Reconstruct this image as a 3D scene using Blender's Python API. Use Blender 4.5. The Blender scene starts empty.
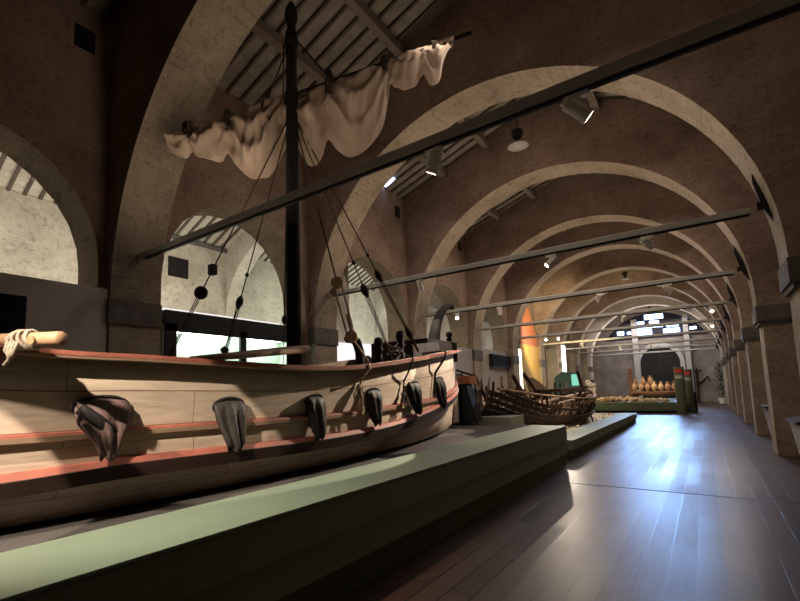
import bpy, bmesh, math, random
from mathutils import Vector, Matrix, noise
random.seed(7)
SC = bpy.context.scene
COL = SC.collection
PI = math.pi

# ------------------------------------------------------------------ materials
def new_mat(name):
    m = bpy.data.materials.new(name); m.use_nodes = True
    nt = m.node_tree
    return m, nt, nt.nodes['Principled BSDF']

def ramp(nt, fac, stops):
    r = nt.nodes.new('ShaderNodeValToRGB')
    e = r.color_ramp.elements
    while len(e) < len(stops): e.new(0.5)
    for i, (p, c) in enumerate(stops):
        e[i].position = p; e[i].color = (c[0], c[1], c[2], 1)
    nt.links.new(fac, r.inputs[0]); return r.outputs[0]

def mat(name, col, rough=0.8, var=0.25, scale=4.0, stretch=(1, 1, 1), bump=0.0, bscale=None, metal=0.0, spec=0.3, detail=6):
    m, nt, b = new_mat(name)
    tc = nt.nodes.new('ShaderNodeTexCoord'); mp = nt.nodes.new('ShaderNodeMapping')
    mp.inputs['Scale'].default_value = stretch
    nt.links.new(tc.outputs['Object'], mp.inputs[0])
    n = nt.nodes.new('ShaderNodeTexNoise'); n.inputs['Scale'].default_value = scale; n.inputs['Detail'].default_value = detail
    n.inputs['Roughness'].default_value = 0.65
    nt.links.new(mp.outputs[0], n.inputs['Vector'])
    lo = [max(0, c * (1 - var)) for c in col]; hi = [min(1, c * (1 + var)) for c in col]
    c = ramp(nt, n.outputs['Fac'], [(0.3, lo), (0.7, hi)])
    nt.links.new(c, b.inputs['Base Color'])
    b.inputs['Roughness'].default_value = rough; b.inputs['Metallic'].default_value = metal
    b.inputs['Specular IOR Level'].default_value = spec
    if bump:
        n2 = nt.nodes.new('ShaderNodeTexNoise'); n2.inputs['Scale'].default_value = bscale or scale * 4; n2.inputs['Detail'].default_value = 8
        nt.links.new(mp.outputs[0], n2.inputs['Vector'])
        bp = nt.nodes.new('ShaderNodeBump'); bp.inputs['Strength'].default_value = bump; bp.inputs['Distance'].default_value = 0.03
        nt.links.new(n2.outputs['Fac'], bp.inputs['Height']); nt.links.new(bp.outputs[0], b.inputs['Normal'])
    return m

def emis(name, col, s):
    m, nt, b = new_mat(name)
    b.inputs['Base Color'].default_value = (0.02, 0.02, 0.02, 1)
    b.inputs['Emission Color'].default_value = (*col, 1); b.inputs['Emission Strength'].default_value = s
    return m

def masonry(name, base, dark, light, brick=0.35, bump=0.5):
    """old plastered brick: big stains, courses of brick, pitted surface"""
    m, nt, b = new_mat(name); L = nt.links; N = nt.nodes
    tc = N.new('ShaderNodeTexCoord')
    geo = N.new('ShaderNodeNewGeometry')
    # courses: horizontal coordinate along the wall = x+y, vertical = z
    sp = N.new('ShaderNodeSeparateXYZ'); L.new(tc.outputs['Object'], sp.inputs[0])
    ad = N.new('ShaderNodeMath'); ad.operation = 'ADD'; L.new(sp.outputs[0], ad.inputs[0]); L.new(sp.outputs[1], ad.inputs[1])
    cb = N.new('ShaderNodeCombineXYZ'); L.new(ad.outputs[0], cb.inputs[0]); L.new(sp.outputs[2], cb.inputs[1])
    nz = N.new('ShaderNodeTexNoise'); nz.inputs['Scale'].default_value = 2.5; L.new(tc.outputs['Object'], nz.inputs['Vector'])
    wob = N.new('ShaderNodeMixRGB'); wob.blend_type = 'LINEAR_LIGHT'; wob.inputs[0].default_value = 0.04
    L.new(cb.outputs[0], wob.inputs[1]); L.new(nz.outputs['Color'], wob.inputs[2])
    br = N.new('ShaderNodeTexBrick'); br.inputs['Scale'].default_value = 1.0
    br.inputs['Brick Width'].default_value = 0.3; br.inputs['Row Height'].default_value = 0.085
    br.inputs['Mortar Size'].default_value = 0.010; br.inputs['Mortar Smooth'].default_value = 0.6
    br.inputs['Color1'].default_value = (0.75, 0.75, 0.75, 1); br.inputs['Color2'].default_value = (1, 1, 1, 1); br.inputs['Mortar'].default_value = (0.5, 0.5, 0.5, 1)
    L.new(wob.outputs[0], br.inputs['Vector'])
    n1 = N.new('ShaderNodeTexNoise'); n1.inputs['Scale'].default_value = 0.55; n1.inputs['Detail'].default_value = 8; n1.inputs['Roughness'].default_value = 0.7
    L.new(tc.outputs['Object'], n1.inputs['Vector'])
    c = ramp(nt, n1.outputs['Fac'], [(0.32, dark), (0.5, base), (0.68, light)])
    # brick shows through where the plaster has gone
    n3 = N.new('ShaderNodeTexNoise'); n3.inputs['Scale'].default_value = 1.3; n3.inputs['Detail'].default_value = 5
    L.new(tc.outputs['Object'], n3.inputs['Vector'])
    mk = ramp(nt, n3.outputs['Fac'], [(0.42, (0, 0, 0)), (0.6, (brick, brick, brick))])
    mx = N.new('ShaderNodeMixRGB'); mx.blend_type = 'MULTIPLY'
    L.new(mk, mx.inputs[0]); L.new(c, mx.inputs[1]); L.new(br.outputs['Color'], mx.inputs[2])
    # pits
    n2 = N.new('ShaderNodeTexNoise'); n2.inputs['Scale'].default_value = 9; n2.inputs['Detail'].default_value = 10; n2.inputs['Roughness'].default_value = 0.75
    L.new(tc.outputs['Object'], n2.inputs['Vector'])
    pit = ramp(nt, n2.outputs['Fac'], [(0.36, (0.5, 0.46, 0.44)), (0.48, (1, 1, 1))])
    mx2 = N.new('ShaderNodeMixRGB'); mx2.blend_type = 'MULTIPLY'; mx2.inputs[0].default_value = 0.8
    L.new(mx.outputs[0], mx2.inputs[1]); L.new(pit, mx2.inputs[2])
    L.new(mx2.outputs[0], b.inputs['Base Color'])
    b.inputs['Roughness'].default_value = 0.95; b.inputs['Specular IOR Level'].default_value = 0.1
    hm = N.new('ShaderNodeMath'); hm.operation = 'MULTIPLY_ADD'; hm.inputs[1].default_value = 0.6
    sb = N.new('ShaderNodeRGBToBW'); L.new(br.outputs['Color'], sb.inputs[0])
    L.new(sb.outputs[0], hm.inputs[0]); L.new(n2.outputs['Fac'], hm.inputs[2])
    bp = N.new('ShaderNodeBump'); bp.inputs['Strength'].default_value = bump; bp.inputs['Distance'].default_value = 0.03
    L.new(hm.outputs[0], bp.inputs['Height']); L.new(bp.outputs[0], b.inputs['Normal'])
    return m

def floor_mat():
    m, nt, b = new_mat('dark_floor_boards'); L = nt.links; N = nt.nodes
    tc = N.new('ShaderNodeTexCoord'); sp = N.new('ShaderNodeSeparateXYZ'); L.new(tc.outputs['Object'], sp.inputs[0])
    cb = N.new('ShaderNodeCombineXYZ'); L.new(sp.outputs[1], cb.inputs[0]); L.new(sp.outputs[0], cb.inputs[1])
    br = N.new('ShaderNodeTexBrick'); br.inputs['Scale'].default_value = 1
    br.inputs['Brick Width'].default_value = 3.4; br.inputs['Row Height'].default_value = 0.2
    br.inputs['Mortar Size'].default_value = 0.008; br.inputs['Mortar Smooth'].default_value = 0.2; br.offset = 0.37
    br.inputs['Color1'].default_value = (0.024, 0.012, 0.009, 1); br.inputs['Color2'].default_value = (0.075, 0.040, 0.028, 1); br.inputs['Mortar'].default_value = (0.006, 0.004, 0.003, 1)
    L.new(cb.outputs[0], br.inputs['Vector'])
    mp = N.new('ShaderNodeMapping'); mp.inputs['Scale'].default_value = (14, 1.2, 1); L.new(tc.outputs['Object'], mp.inputs[0])
    n = N.new('ShaderNodeTexNoise'); n.inputs['Scale'].default_value = 2; n.inputs['Detail'].default_value = 8; L.new(mp.outputs[0], n.inputs['Vector'])
    g = ramp(nt, n.outputs['Fac'], [(0.3, (0.7, 0.7, 0.7)), (0.7, (1.15, 1.15, 1.15))])
    mx = N.new('ShaderNodeMixRGB'); mx.blend_type = 'MULTIPLY'; mx.inputs[0].default_value = 1
    L.new(br.outputs['Color'], mx.inputs[1]); L.new(g, mx.inputs[2]); L.new(mx.outputs[0], b.inputs['Base Color'])
    n4 = N.new('ShaderNodeTexNoise'); n4.inputs['Scale'].default_value = 0.8; n4.inputs['Detail'].default_value = 6; L.new(tc.outputs['Object'], n4.inputs['Vector'])
    r = N.new('ShaderNodeMapRange'); r.inputs[3].default_value = 0.27; r.inputs[4].default_value = 0.40; L.new(n4.outputs['Fac'], r.inputs[0])
    pr = N.new('ShaderNodeRGBToBW'); L.new(br.outputs['Color'], pr.inputs[0])
    pm = N.new('ShaderNodeMapRange'); pm.inputs[1].default_value = 0.015; pm.inputs[2].default_value = 0.045; pm.inputs[3].default_value = 0.0; pm.inputs[4].default_value = 0.10; L.new(pr.outputs[0], pm.inputs[0])
    ra = N.new('ShaderNodeMath'); ra.operation = 'ADD'; L.new(r.outputs[0], ra.inputs[0]); L.new(pm.outputs[0], ra.inputs[1])
    L.new(ra.outputs[0], b.inputs['Roughness']); b.inputs['Specular IOR Level'].default_value = 0.26
    bp = N.new('ShaderNodeBump'); bp.inputs['Strength'].default_value = 0.35; bp.inputs['Distance'].default_value = 0.006
    L.new(br.outputs['Fac'], bp.inputs['Height']); bp.invert = True
    L.new(bp.outputs[0], b.inputs['Normal'])
    return m

def hull_mat():
    """pale sawn planks: seams from the UV rows, grain along the plank"""
    m, nt, b = new_mat('pale_hull_planks'); L = nt.links; N = nt.nodes
    tc = N.new('ShaderNodeTexCoord')
    br = N.new('ShaderNodeTexBrick'); br.inputs['Scale'].default_value = 1; br.offset = 0.42
    br.inputs['Brick Width'].default_value = 2.3; br.inputs['Row Height'].default_value = 0.19
    br.inputs['Mortar Size'].default_value = 0.0035; br.inputs['Mortar Smooth'].default_value = 0.3
    br.inputs['Color1'].default_value = (0.47, 0.385, 0.305, 1); br.inputs['Color2'].default_value = (0.43, 0.35, 0.272, 1); br.inputs['Mortar'].default_value = (0.16, 0.10, 0.06, 1)
    L.new(tc.outputs['UV'], br.inputs['Vector'])
    mp = N.new('ShaderNodeMapping'); mp.inputs['Scale'].default_value = (1.0, 14, 1); L.new(tc.outputs['UV'], mp.inputs[0])
    n = N.new('ShaderNodeTexNoise'); n.inputs['Scale'].default_value = 2.2; n.inputs['Detail'].default_value = 9; n.inputs['Distortion'].default_value = 0.8; L.new(mp.outputs[0], n.inputs['Vector'])
    g = ramp(nt, n.outputs['Fac'], [(0.28, (0.80, 0.77, 0.73)), (0.62, (1.06, 1.06, 1.06))])
    mx = N.new('ShaderNodeMixRGB'); mx.blend_type = 'MULTIPLY'; mx.inputs[0].default_value = 1
    L.new(br.outputs['Color'], mx.inputs[1]); L.new(g, mx.inputs[2])
    L.new(mx.outputs[0], b.inputs['Base Color']); b.inputs['Roughness'].default_value = 0.75; b.inputs['Specular IOR Level'].default_value = 0.2
    bp = N.new('ShaderNodeBump'); bp.inputs['Strength'].default_value = 0.3; bp.inputs['Distance'].default_value = 0.01; L.new(n.outputs['Fac'], bp.inputs['Height']); L.new(bp.outputs[0], b.inputs['Normal'])
    return m

def shrub_like():
    return mat('dark_leaves', (0.03, 0.07, 0.025), 0.6, 0.5, 8)

M = {}
M['wall'] = masonry('old_wall_plaster', (0.30, 0.215, 0.17), (0.19, 0.13, 0.10), (0.40, 0.30, 0.24), 0.5, 0.7)
M['arch'] = masonry('arch_brick', (0.345, 0.285, 0.215), (0.24, 0.195, 0.145), (0.43, 0.36, 0.28), 0.55, 0.4)
M['arch_white'] = masonry('limewashed_arch', (0.50, 0.46, 0.42), (0.36, 0.33, 0.30), (0.6, 0.56, 0.52), 0.2, 0.3)
M['cream'] = masonry('cream_plaster', (0.50, 0.46, 0.385), (0.36, 0.325, 0.265), (0.60, 0.56, 0.48), 0.45, 0.5)
M['endwall'] = masonry('grey_end_wall', (0.27, 0.24, 0.225), (0.19, 0.165, 0.155), (0.35, 0.32, 0.30), 0.6, 0.4)
M['stone'] = mat('grey_stone', (0.13, 0.115, 0.105), 0.9, 0.3, 6, bump=0.4)
M['roof'] = mat('roof_tiles', (0.25, 0.225, 0.19), 0.95, 0.35, 3, bump=0.3)
M['rafter'] = mat('rafter_wood', (0.095, 0.075, 0.06), 0.9, 0.3, 5)
M['purlin'] = mat('purlin_wood', (0.19, 0.155, 0.125), 0.85, 0.25, 3, (4, 0.5, 4))
M['floor'] = floor_mat()
M['steel'] = mat('grey_steel', (0.47, 0.45, 0.41), 0.55, 0.12, 3, metal=0.2)
M['black'] = mat('black_metal', (0.012, 0.012, 0.012), 0.5, 0.2, 6)
M['rust'] = mat('dark_iron', (0.02, 0.016, 0.014), 0.8, 0.3, 8)
M['white'] = mat('white_paint', (0.82, 0.78, 0.72), 0.6, 0.05, 3)
M['lens'] = emis('lamp_lens', (1, 0.9, 0.72), 25)
M['lens_dim'] = emis('lamp_lens_dim', (1, 0.85, 0.65), 0.16)
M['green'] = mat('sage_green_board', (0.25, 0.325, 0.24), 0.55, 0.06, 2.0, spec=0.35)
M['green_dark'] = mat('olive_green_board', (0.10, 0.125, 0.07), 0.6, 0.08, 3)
M['bed'] = mat('grey_gravel_cloth', (0.062, 0.055, 0.053), 0.95, 0.15, 30, bump=0.3)
M['plinth'] = mat('grey_plinth', (0.33, 0.33, 0.28), 0.7, 0.08, 4)
M['hull'] = hull_mat()
M['red'] = mat('red_paint', (0.25, 0.08, 0.055), 0.65, 0.25, 5, (1, 1, 1), 0.1)
M['wale'] = mat('dark_wale_wood', (0.035, 0.018, 0.014), 0.7, 0.3, 3, (6, 0.6, 6))
M['strake'] = mat('strake_wood', (0.26, 0.18, 0.115), 0.7, 0.2, 3, (6, 0.6, 6))
M['mast'] = mat('dark_mast_wood', (0.011, 0.0075, 0.0065), 0.9, 0.3, 3, (8, 8, 0.5))
M['deck'] = mat('deck_boards', (0.17, 0.11, 0.075), 0.8, 0.3, 2, (8, 0.6, 8))
M['prow'] = mat('dark_prow_wood', (0.028, 0.024, 0.022), 0.8, 0.3, 4)
M['cabin'] = mat('grey_bulwark_wood', (0.03, 0.026, 0.024), 0.85, 0.2, 4)
M['pale_wood'] = mat('peeled_pole_wood', (0.25, 0.15, 0.085), 0.6, 0.2, 3, (6, 0.6, 6))
M['spar'] = mat('brown_spar_wood', (0.24, 0.155, 0.11), 0.6, 0.25, 3, (6, 0.6, 6))
M['rope'] = mat('dark_rope', (0.06, 0.045, 0.032), 0.95, 0.3, 40, bump=0.3)
M['rope_pale'] = mat('pale_rope', (0.42, 0.32, 0.21), 0.95, 0.25, 40, bump=0.4)
M['rope_white'] = mat('white_rope', (0.40, 0.335, 0.26), 0.95, 0.2, 40, bump=0.4)
M['block'] = mat('dark_block_wood', (0.022, 0.013, 0.012), 0.6, 0.2, 6)
M['block_pale'] = mat('pale_block_wood', (0.45, 0.31, 0.2), 0.6, 0.15, 6)
M['leather'] = mat('dark_leather', (0.024, 0.020, 0.017), 0.65, 0.4, 7, bump=0.25)
M['leather_brown'] = mat('mauve_leather', (0.115, 0.072, 0.068), 0.6, 0.35, 6, bump=0.25)
M['leather_black'] = mat('black_leather', (0.012, 0.010, 0.010), 0.7, 0.3, 8)
M['sail'] = mat('cream_sailcloth', (0.52, 0.41, 0.325), 0.9, 0.13, 2.5, bump=0.25, bscale=7)
M['wreck'] = mat('waterlogged_timber', (0.050, 0.027, 0.019), 0.7, 0.45, 3.5, (4, 0.8, 4), 0.3)
M['wreck_pale'] = mat('dry_timber', (0.30, 0.195, 0.13), 0.75, 0.35, 3.5, (4, 0.8, 4), 0.3)
M['crust'] = mat('pale_stem_wood', (0.46, 0.39, 0.29), 0.9, 0.3, 9, bump=0.6)
M['sand'] = mat('pale_sand', (0.68, 0.60, 0.44), 0.95, 0.15, 25, bump=0.3)
M['panel'] = mat('grey_display_board', (0.5, 0.465, 0.43), 0.7, 0.05, 2)
M['panel_light'] = mat('pale_display_board', (0.33, 0.30, 0.265), 0.7, 0.05, 2)
M['screen'] = mat('dark_screen', (0.012, 0.013, 0.016), 0.9, 0.1, 3, spec=0.1)
M['yellow'] = mat('yellow_board', (0.62, 0.40, 0.11), 0.7, 0.06, 2)
M['orange'] = mat('orange_board', (0.50, 0.17, 0.075), 0.7, 0.06, 2)
M['teal'] = mat('teal_board', (0.09, 0.15, 0.115), 0.6, 0.06, 3)
M['teal_glow'] = emis('cyan_screen', (0.35, 1.0, 0.75), 0.5)
M['case_glow'] = emis('case_strip_lamp', (0.85, 1.0, 0.9), 6)
M['case_in'] = mat('mint_case_lining', (0.62, 0.69, 0.60), 0.7, 0.05, 2)
M['terracotta'] = mat('terracotta', (0.36, 0.215, 0.115), 0.8, 0.3, 7)
M['terracotta_pale'] = mat('pale_terracotta', (0.48, 0.33, 0.18), 0.8, 0.3, 7)
M['rack'] = mat('rack_wood', (0.19, 0.085, 0.04), 0.7, 0.2, 5)
M['door'] = mat('black_door', (0.006, 0.006, 0.008), 0.5, 0.2, 4)
M['grey_post'] = mat('pale_grey_post', (0.42, 0.41, 0.42), 0.8, 0.1, 3)
M['glass_dark'] = mat('dark_window_glass', (0.012, 0.014, 0.03), 0.3, 0.2, 3)
M['sky'] = emis('daylit_pane', (0.42, 0.62, 1.0), 8)
M['white_glow'] = emis('white_glow_face', (1, 0.95, 0.85), 2.2)
M['leaf'] = shrub_like()
M['redmark'] = mat('red_print', (0.62, 0.06, 0.05), 0.6, 0.05, 3)
M['palemark'] = mat('pale_print', (0.50, 0.53, 0.45), 0.6, 0.05, 3)
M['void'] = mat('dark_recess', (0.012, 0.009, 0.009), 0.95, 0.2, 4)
M['counter'] = emis('white_glow_panel', (1.0, 0.93, 0.92), 0.75)

# ------------------------------------------------------------------ mesh building
class MB:
    def __init__(s): s.v = []; s.f = []; s.mi = []; s.uv = {}
    def add(s, vs, fs, mi=0):
        o = len(s.v); s.v += [Vector(v) for v in vs]
        for f in fs: s.f.append([i + o for i in f]); s.mi.append(mi)
        return s
    def box(s, a, b, mi=0, rot=None, c=None):
        x0, y0, z0 = a; x1, y1, z1 = b
        vs = [Vector(p) for p in ((x0,y0,z0),(x1,y0,z0),(x1,y1,z0),(x0,y1,z0),(x0,y0,z1),(x1,y0,z1),(x1,y1,z1),(x0,y1,z1))]
        if rot is not None:
            cc = Vector(c) if c is not None else sum(vs, Vector()) / 8
            vs = [cc + rot @ (v - cc) for v in vs]
        return s.add(vs, [(0,3,2,1),(4,5,6,7),(0,1,5,4),(1,2,6,5),(2,3,7,6),(3,0,4,7)], mi)
    def tube(s, pts, r, seg=10, mi=0, caps=True, flat=None):
        pts = [Vector(p) for p in pts]; n = len(pts)
        rs = r if isinstance(r, (list, tuple)) else [r] * n
        up = None; o = len(s.v); base = []
        for i, p in enumerate(pts):
            t = (pts[min(i+1, n-1)] - pts[max(i-1, 0)]).normalized()
            if up is None:
                up = Vector((0,0,1)) if abs(t.z) < 0.95 else Vector((1,0,0))
            a = t.cross(up).normalized(); b2 = a.cross(t).normalized(); up = b2
            fx, fy = flat or (1, 1)
            base += [p + a * (rs[i] * fx * math.cos(2*PI*k/seg)) + b2 * (rs[i] * fy * math.sin(2*PI*k/seg)) for k in range(seg)]
        fs = []
        for i in range(n-1):
            for k in range(seg):
                k2 = (k+1) % seg
                fs.append((i*seg+k, i*seg+k2, (i+1)*seg+k2, (i+1)*seg+k))
        if caps:
            fs.append(tuple(range(seg-1, -1, -1))); fs.append(tuple((n-1)*seg+k for k in range(seg)))
        return s.add(base, fs, mi)
    def lathe(s, prof, c=(0,0,0), seg=20, mi=0, axis=None):
        c = Vector(c); R = Vector((0,0,1)).rotation_difference(Vector(axis)).to_matrix() if axis is not None else Matrix.Identity(3)
        vs = []; n = len(prof)
        for (r, z) in prof:
            for k in range(seg):
                a = 2*PI*k/seg; vs.append(c + R @ Vector((r*math.cos(a), r*math.sin(a), z)))
        fs = []
        for i in range(n-1):
            for k in range(seg):
                k2 = (k+1) % seg; fs.append((i*seg+k, i*seg+k2, (i+1)*seg+k2, (i+1)*seg+k))
        fs.append(tuple(range(seg-1, -1, -1))); fs.append(tuple((n-1)*seg+k for k in range(seg)))
        return s.add(vs, fs, mi)
    def bar(s, a, b, w, h, up=(0,0,1), mi=0):
        """rectangular timber from a to b"""
        a = Vector(a); b = Vector(b); t = (b-a).normalized(); u = Vector(up)
        x = t.cross(u).normalized(); y = x.cross(t).normalized()
        vs = []
        for p in (a, b):
            for sx, sy in ((-1,-1),(1,-1),(1,1),(-1,1)): vs.append(p + x*(sx*w/2) + y*(sy*h/2))
        return s.add(vs, [(3,2,1,0),(4,5,6,7),(0,1,5,4),(1,2,6,5),(2,3,7,6),(3,0,4,7)], mi)
    def grid(s, rows, mi=0, closed=False):
        n = len(rows); m = len(rows[0]); vs = [p for r in rows for p in r]; fs = []
        for i in range(n-1):
            for j in range(m - (0 if closed else 1)):
                j2 = (j+1) % m; fs.append((i*m+j, i*m+j2, (i+1)*m+j2, (i+1)*m+j))
        return s.add(vs, fs, mi)

def root_loc(o):
    while o.parent: o = o.parent
    return o.location.copy()

def obj(name, mb, mats, parent=None, smooth=False, bevel=0, fix=True):
    me = bpy.data.meshes.new(name)
    if parent is not None: org = root_loc(parent)
    else:
        xs = [v.x for v in mb.v]; ys = [v.y for v in mb.v]; zs = [v.z for v in mb.v]
        org = Vector(((min(xs)+max(xs))/2, (min(ys)+max(ys))/2, min(zs)))
    me.from_pydata([v - org for v in mb.v], [], mb.f)
    for m in (mats if isinstance(mats, (list, tuple)) else [mats]): me.materials.append(m)
    for p, mi in zip(me.polygons, mb.mi): p.material_index = mi; p.use_smooth = smooth
    if fix:
        bm = bmesh.new(); bm.from_mesh(me); bmesh.ops.recalc_face_normals(bm, faces=bm.faces); bm.to_mesh(me); bm.free()
    me.update()
    o = bpy.data.objects.new(name, me); COL.objects.link(o)
    if parent is not None: o.parent = parent
    else: o.location = org
    if bevel:
        b = o.modifiers.new('b', 'BEVEL'); b.width = bevel; b.segments = 2; b.limit_method = 'ANGLE'
    return o

def tag(o, label=None, cat=None, group=None, kind=None):
    if label: o['label'] = label
    if cat: o['category'] = cat
    if group: o['group'] = group
    if kind: o['kind'] = kind
    return o
def thing(name, loc, label, cat, group=None):
    o = bpy.data.objects.new(name, None); COL.objects.link(o); o.location = loc; o.empty_display_size = 0.1
    return tag(o, label, cat, group)
def struct(name, mb, m, parent=None, smooth=False):
    """setting pieces keep world coordinates so that their masonry lines up"""
    me = bpy.data.meshes.new(name); me.from_pydata(mb.v, [], mb.f)
    for mm in (m if isinstance(m, (list, tuple)) else [m]): me.materials.append(mm)
    for p, mi in zip(me.polygons, mb.mi): p.material_index = mi; p.use_smooth = smooth
    bm = bmesh.new(); bm.from_mesh(me); bmesh.ops.recalc_face_normals(bm, faces=bm.faces); bm.to_mesh(me); bm.free()
    o = bpy.data.objects.new(name, me); COL.objects.link(o)
    if parent is not None: o.parent = parent
    else: o['kind'] = 'structure'
    return o
def copy_tree(o, parent=None):
    c = o.copy(); COL.objects.link(c)
    if parent is not None: c.parent = parent
    for ch in list(o.children): copy_tree(ch, c)
    return c
def lerp(tab, x):
    if x <= tab[0][0]: return tab[0][1]
    for (a, va), (b, vb) in zip(tab, tab[1:]):
        if x <= b: return va + (vb-va)*(x-a)/(b-a)
    return tab[-1][1]
def smooth_lerp(tab, x):
    """Catmull-Rom through the table"""
    if x <= tab[0][0]: return tab[0][1]
    if x >= tab[-1][0]: return tab[-1][1]
    for i in range(len(tab)-1):
        if x <= tab[i+1][0]:
            x0, y0 = tab[i]; x1, y1 = tab[i+1]; h = x1-x0; t = (x-x0)/h
            m0 = (y1 - tab[i-1][1])/(x1 - tab[i-1][0])*h if i else (y1-y0)
            m1 = (tab[i+2][1]-y0)/(tab[i+2][0]-x0)*h if i+2 < len(tab) else (y1-y0)
            return (2*t**3-3*t**2+1)*y0 + (t**3-2*t**2+t)*m0 + (-2*t**3+3*t**2)*y1 + (t**3-t**2)*m1

# ------------------------------------------------------------------ the hall
XL, XR, XP = -7.85, 1.05, 1.12            # inner faces of the piers
XC, RAD, ZS = -3.4, 4.45, 3.3   # arch centre, radius, springing
WL, WR = -8.05, 1.60            # faces of the arcade walls
TH = 0.85                       # arch thickness along the hall
STEP, Y0 = 4.85, 3.35
YE = 47.0
ARCHY = [Y0 + STEP*k for k in range(-1, 9)]
EAVE = 8.08
def roofz(x): return EAVE + 0.34*(x + 8.85 if x < XC else (2*XC + 8.85 - x))

struct('floor', MB().box((-9.2, -6, -0.2), (2.9, YE+0.5, 0)), M['floor'])
struct('trim_1', MB().box((-2.45, 8.125, -0.01), (1.25, 8.155, 0.004)), M['black'])

def arcade(name, xf, thick, y0, y1, zt, mats, centers, hw, zs, base=0.0):
    """wall in the plane x = xf with arched openings; thick goes away from the hall"""
    mb = MB(); N = 14
    xb = xf + thick
    edges = [y0]
    for c in centers: edges += [c-hw, c+hw]
    edges.append(y1)
    for x in (xf, xb):
        for i in range(0, len(edges), 2):
            a, b = edges[i], edges[i+1]
            mb.add([(x,a,0),(x,b,0),(x,b,zs),(x,a,zs)], [(0,1,2,3)]); mb.add([(x,a,zs),(x,b,zs),(x,b,zt),(x,a,zt)], [(0,1,2,3)])
        for c in centers:
            p = [(c - hw*math.cos(PI*k/N), zs + hw*math.sin(PI*k/N)) for k in range(N+1)]
            for (ya, za), (yb, zb) in zip(p, p[1:]):
                mb.add([(x,ya,za),(x,yb,zb),(x,yb,zt),(x,ya,zt)], [(0,1,2,3)])
    for c in centers:
        p = [(c-hw, 0)] + [(c - hw*math.cos(PI*k/N), zs + hw*math.sin(PI*k/N)) for k in range(N+1)] + [(c+hw, 0)]
        for (ya, za), (yb, zb) in zip(p, p[1:]):
            mb.add([(xf,ya,za),(xf,yb,zb),(xb,yb,zb),(xb,ya,za)], [(0,1,2,3)], 1)
    return struct(name, mb, mats)

BAYS = [Y0 + TH + 2.0 + STEP*k for k in range(-2, 9)]
arcade('wall_left', WL, -0.8, -6, YE, EAVE+0.35, [M['wall'], M['arch']], BAYS, 1.88, 3.87)
arcade('wall_right', WR, 0.35, -6, YE, EAVE+0.35, [M['wall'], M['arch']], BAYS, 1.45, 3.3)
struct('wall_right_outer', MB().box((WR+0.35, -6, 0), (WR+0.6, YE, EAVE+0.5)), M['wall'])
struct('wall_back', MB().box((-15, -6.2, 0), (2.9, -6, 11)), M['wall'])

# diaphragm arches with their piers and impost blocks
RISE = [0, 0, 0, .18, .17, .30, .30, .30, .30, .30]    # the farther arches spring a little higher
def arch_mesh(y, dz):
    mb = MB(); N = 40; zs = ZS + dz
    arc = [(XC - RAD*math.cos(PI*k/N), zs + RAD*math.sin(PI*k/N)) for k in range(N+1)]
    cur = [(XL, 0)] + arc + [(XR, 3.0), (XP, 3.0), (XP, 0)]
    for yy in (y, y+TH):
        for (xa, za), (xb, zb) in zip(arc, arc[1:]):
            mb.add([(xa,yy,za),(xb,yy,zb),(xb,yy,roofz(xb)),(xa,yy,roofz(xa))], [(0,1,2,3)], 0)
        def quad(x0, z0, x1, z1, mi, z1b=None): mb.add([(x0,yy,z0),(x1,yy,z0),(x1,yy,z1b or z1),(x0,yy,z1)], [(0,1,2,3)], mi)
        quad(WL-.1, 0, XL, zs, 1); quad(WL-.1, zs, XL, roofz(WL-.1), 0, roofz(XL))
        quad(XP, 0, WR+.1, 3.0, 1); quad(XR, 3.0, WR+.1, zs, 1); quad(XR, zs, WR+.1, roofz(XR), 0, roofz(WR+.1))
    for (xa, za), (xb, zb) in zip(cur, cur[1:]):
        mb.add([(xa,y,za),(xb,y,zb),(xb,y+TH,zb),(xa,y+TH,za)], [(0,1,2,3)], 1)
    return mb
for k, y in enumerate(ARCHY):
    white = k >= 9
    a = struct('trim_%d' % (k+2), arch_mesh(y, RISE[k]), [M['arch_white'] if white else M['wall'], M['arch_white'] if white else M['arch']])
    for s in (-1, 1):
        mb = MB()
        if s < 0: mb.box((WL-0.02, y-0.03, 2.85), (XL+0.035, y+TH+0.02, 3.27))
        else:
            mb.box((XR-0.025, y-0.06, 2.93), (WR+0.12, y+TH+0.05, 3.27)); mb.box((XR+.01, y-0.03, 2.85), (WR+0.1, y+TH+0.03, 2.93))
        struct('impost_block', mb, M['stone'], a)

# roof: tiles, common rafters in the same surface, purlins as parts
mb = MB()
for x0, x1 in ((-9.1, XC), (XC, 2.9)):
    z0, z1 = roofz(x0), roofz(x1)
    mb.add([(x0,-6,z0),(x1,-6,z1),(x1,YE,z1),(x0,YE,z0)], [(0,1,2,3)])
    mb.add([(x0,-6,z0+.15),(x1,-6,z1+.15),(x1,YE,z1+.15),(x0,YE,z0+.15)], [(0,1,2,3)])
    y = -5.8
    while y < YE:
        mb.bar((x0, y, z0-0.03), (x1, y, z1-0.03), 0.055, 0.07, mi=1); y += 0.36
roof = struct('ceiling', mb, [M['roof'], M['rafter']])
for x in (-6.42, -4.94, XC, -1.80, -0.38):
    struct('purlin', MB().box((x-0.09, -6, roofz(x)-0.30), (x+0.09, YE, roofz(x)-0.10)), M['purlin'], roof)

# small square putlog openings high in the left wall
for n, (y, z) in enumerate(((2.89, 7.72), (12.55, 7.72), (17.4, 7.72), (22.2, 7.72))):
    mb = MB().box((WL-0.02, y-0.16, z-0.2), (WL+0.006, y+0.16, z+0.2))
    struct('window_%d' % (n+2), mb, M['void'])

struct('window_9', MB().bar((-8.0, 11.80, roofz(-8.0)-.03), (-7.6, 11.72, roofz(-7.6)-.03), .09, .02), M['sky'], None)
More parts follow.
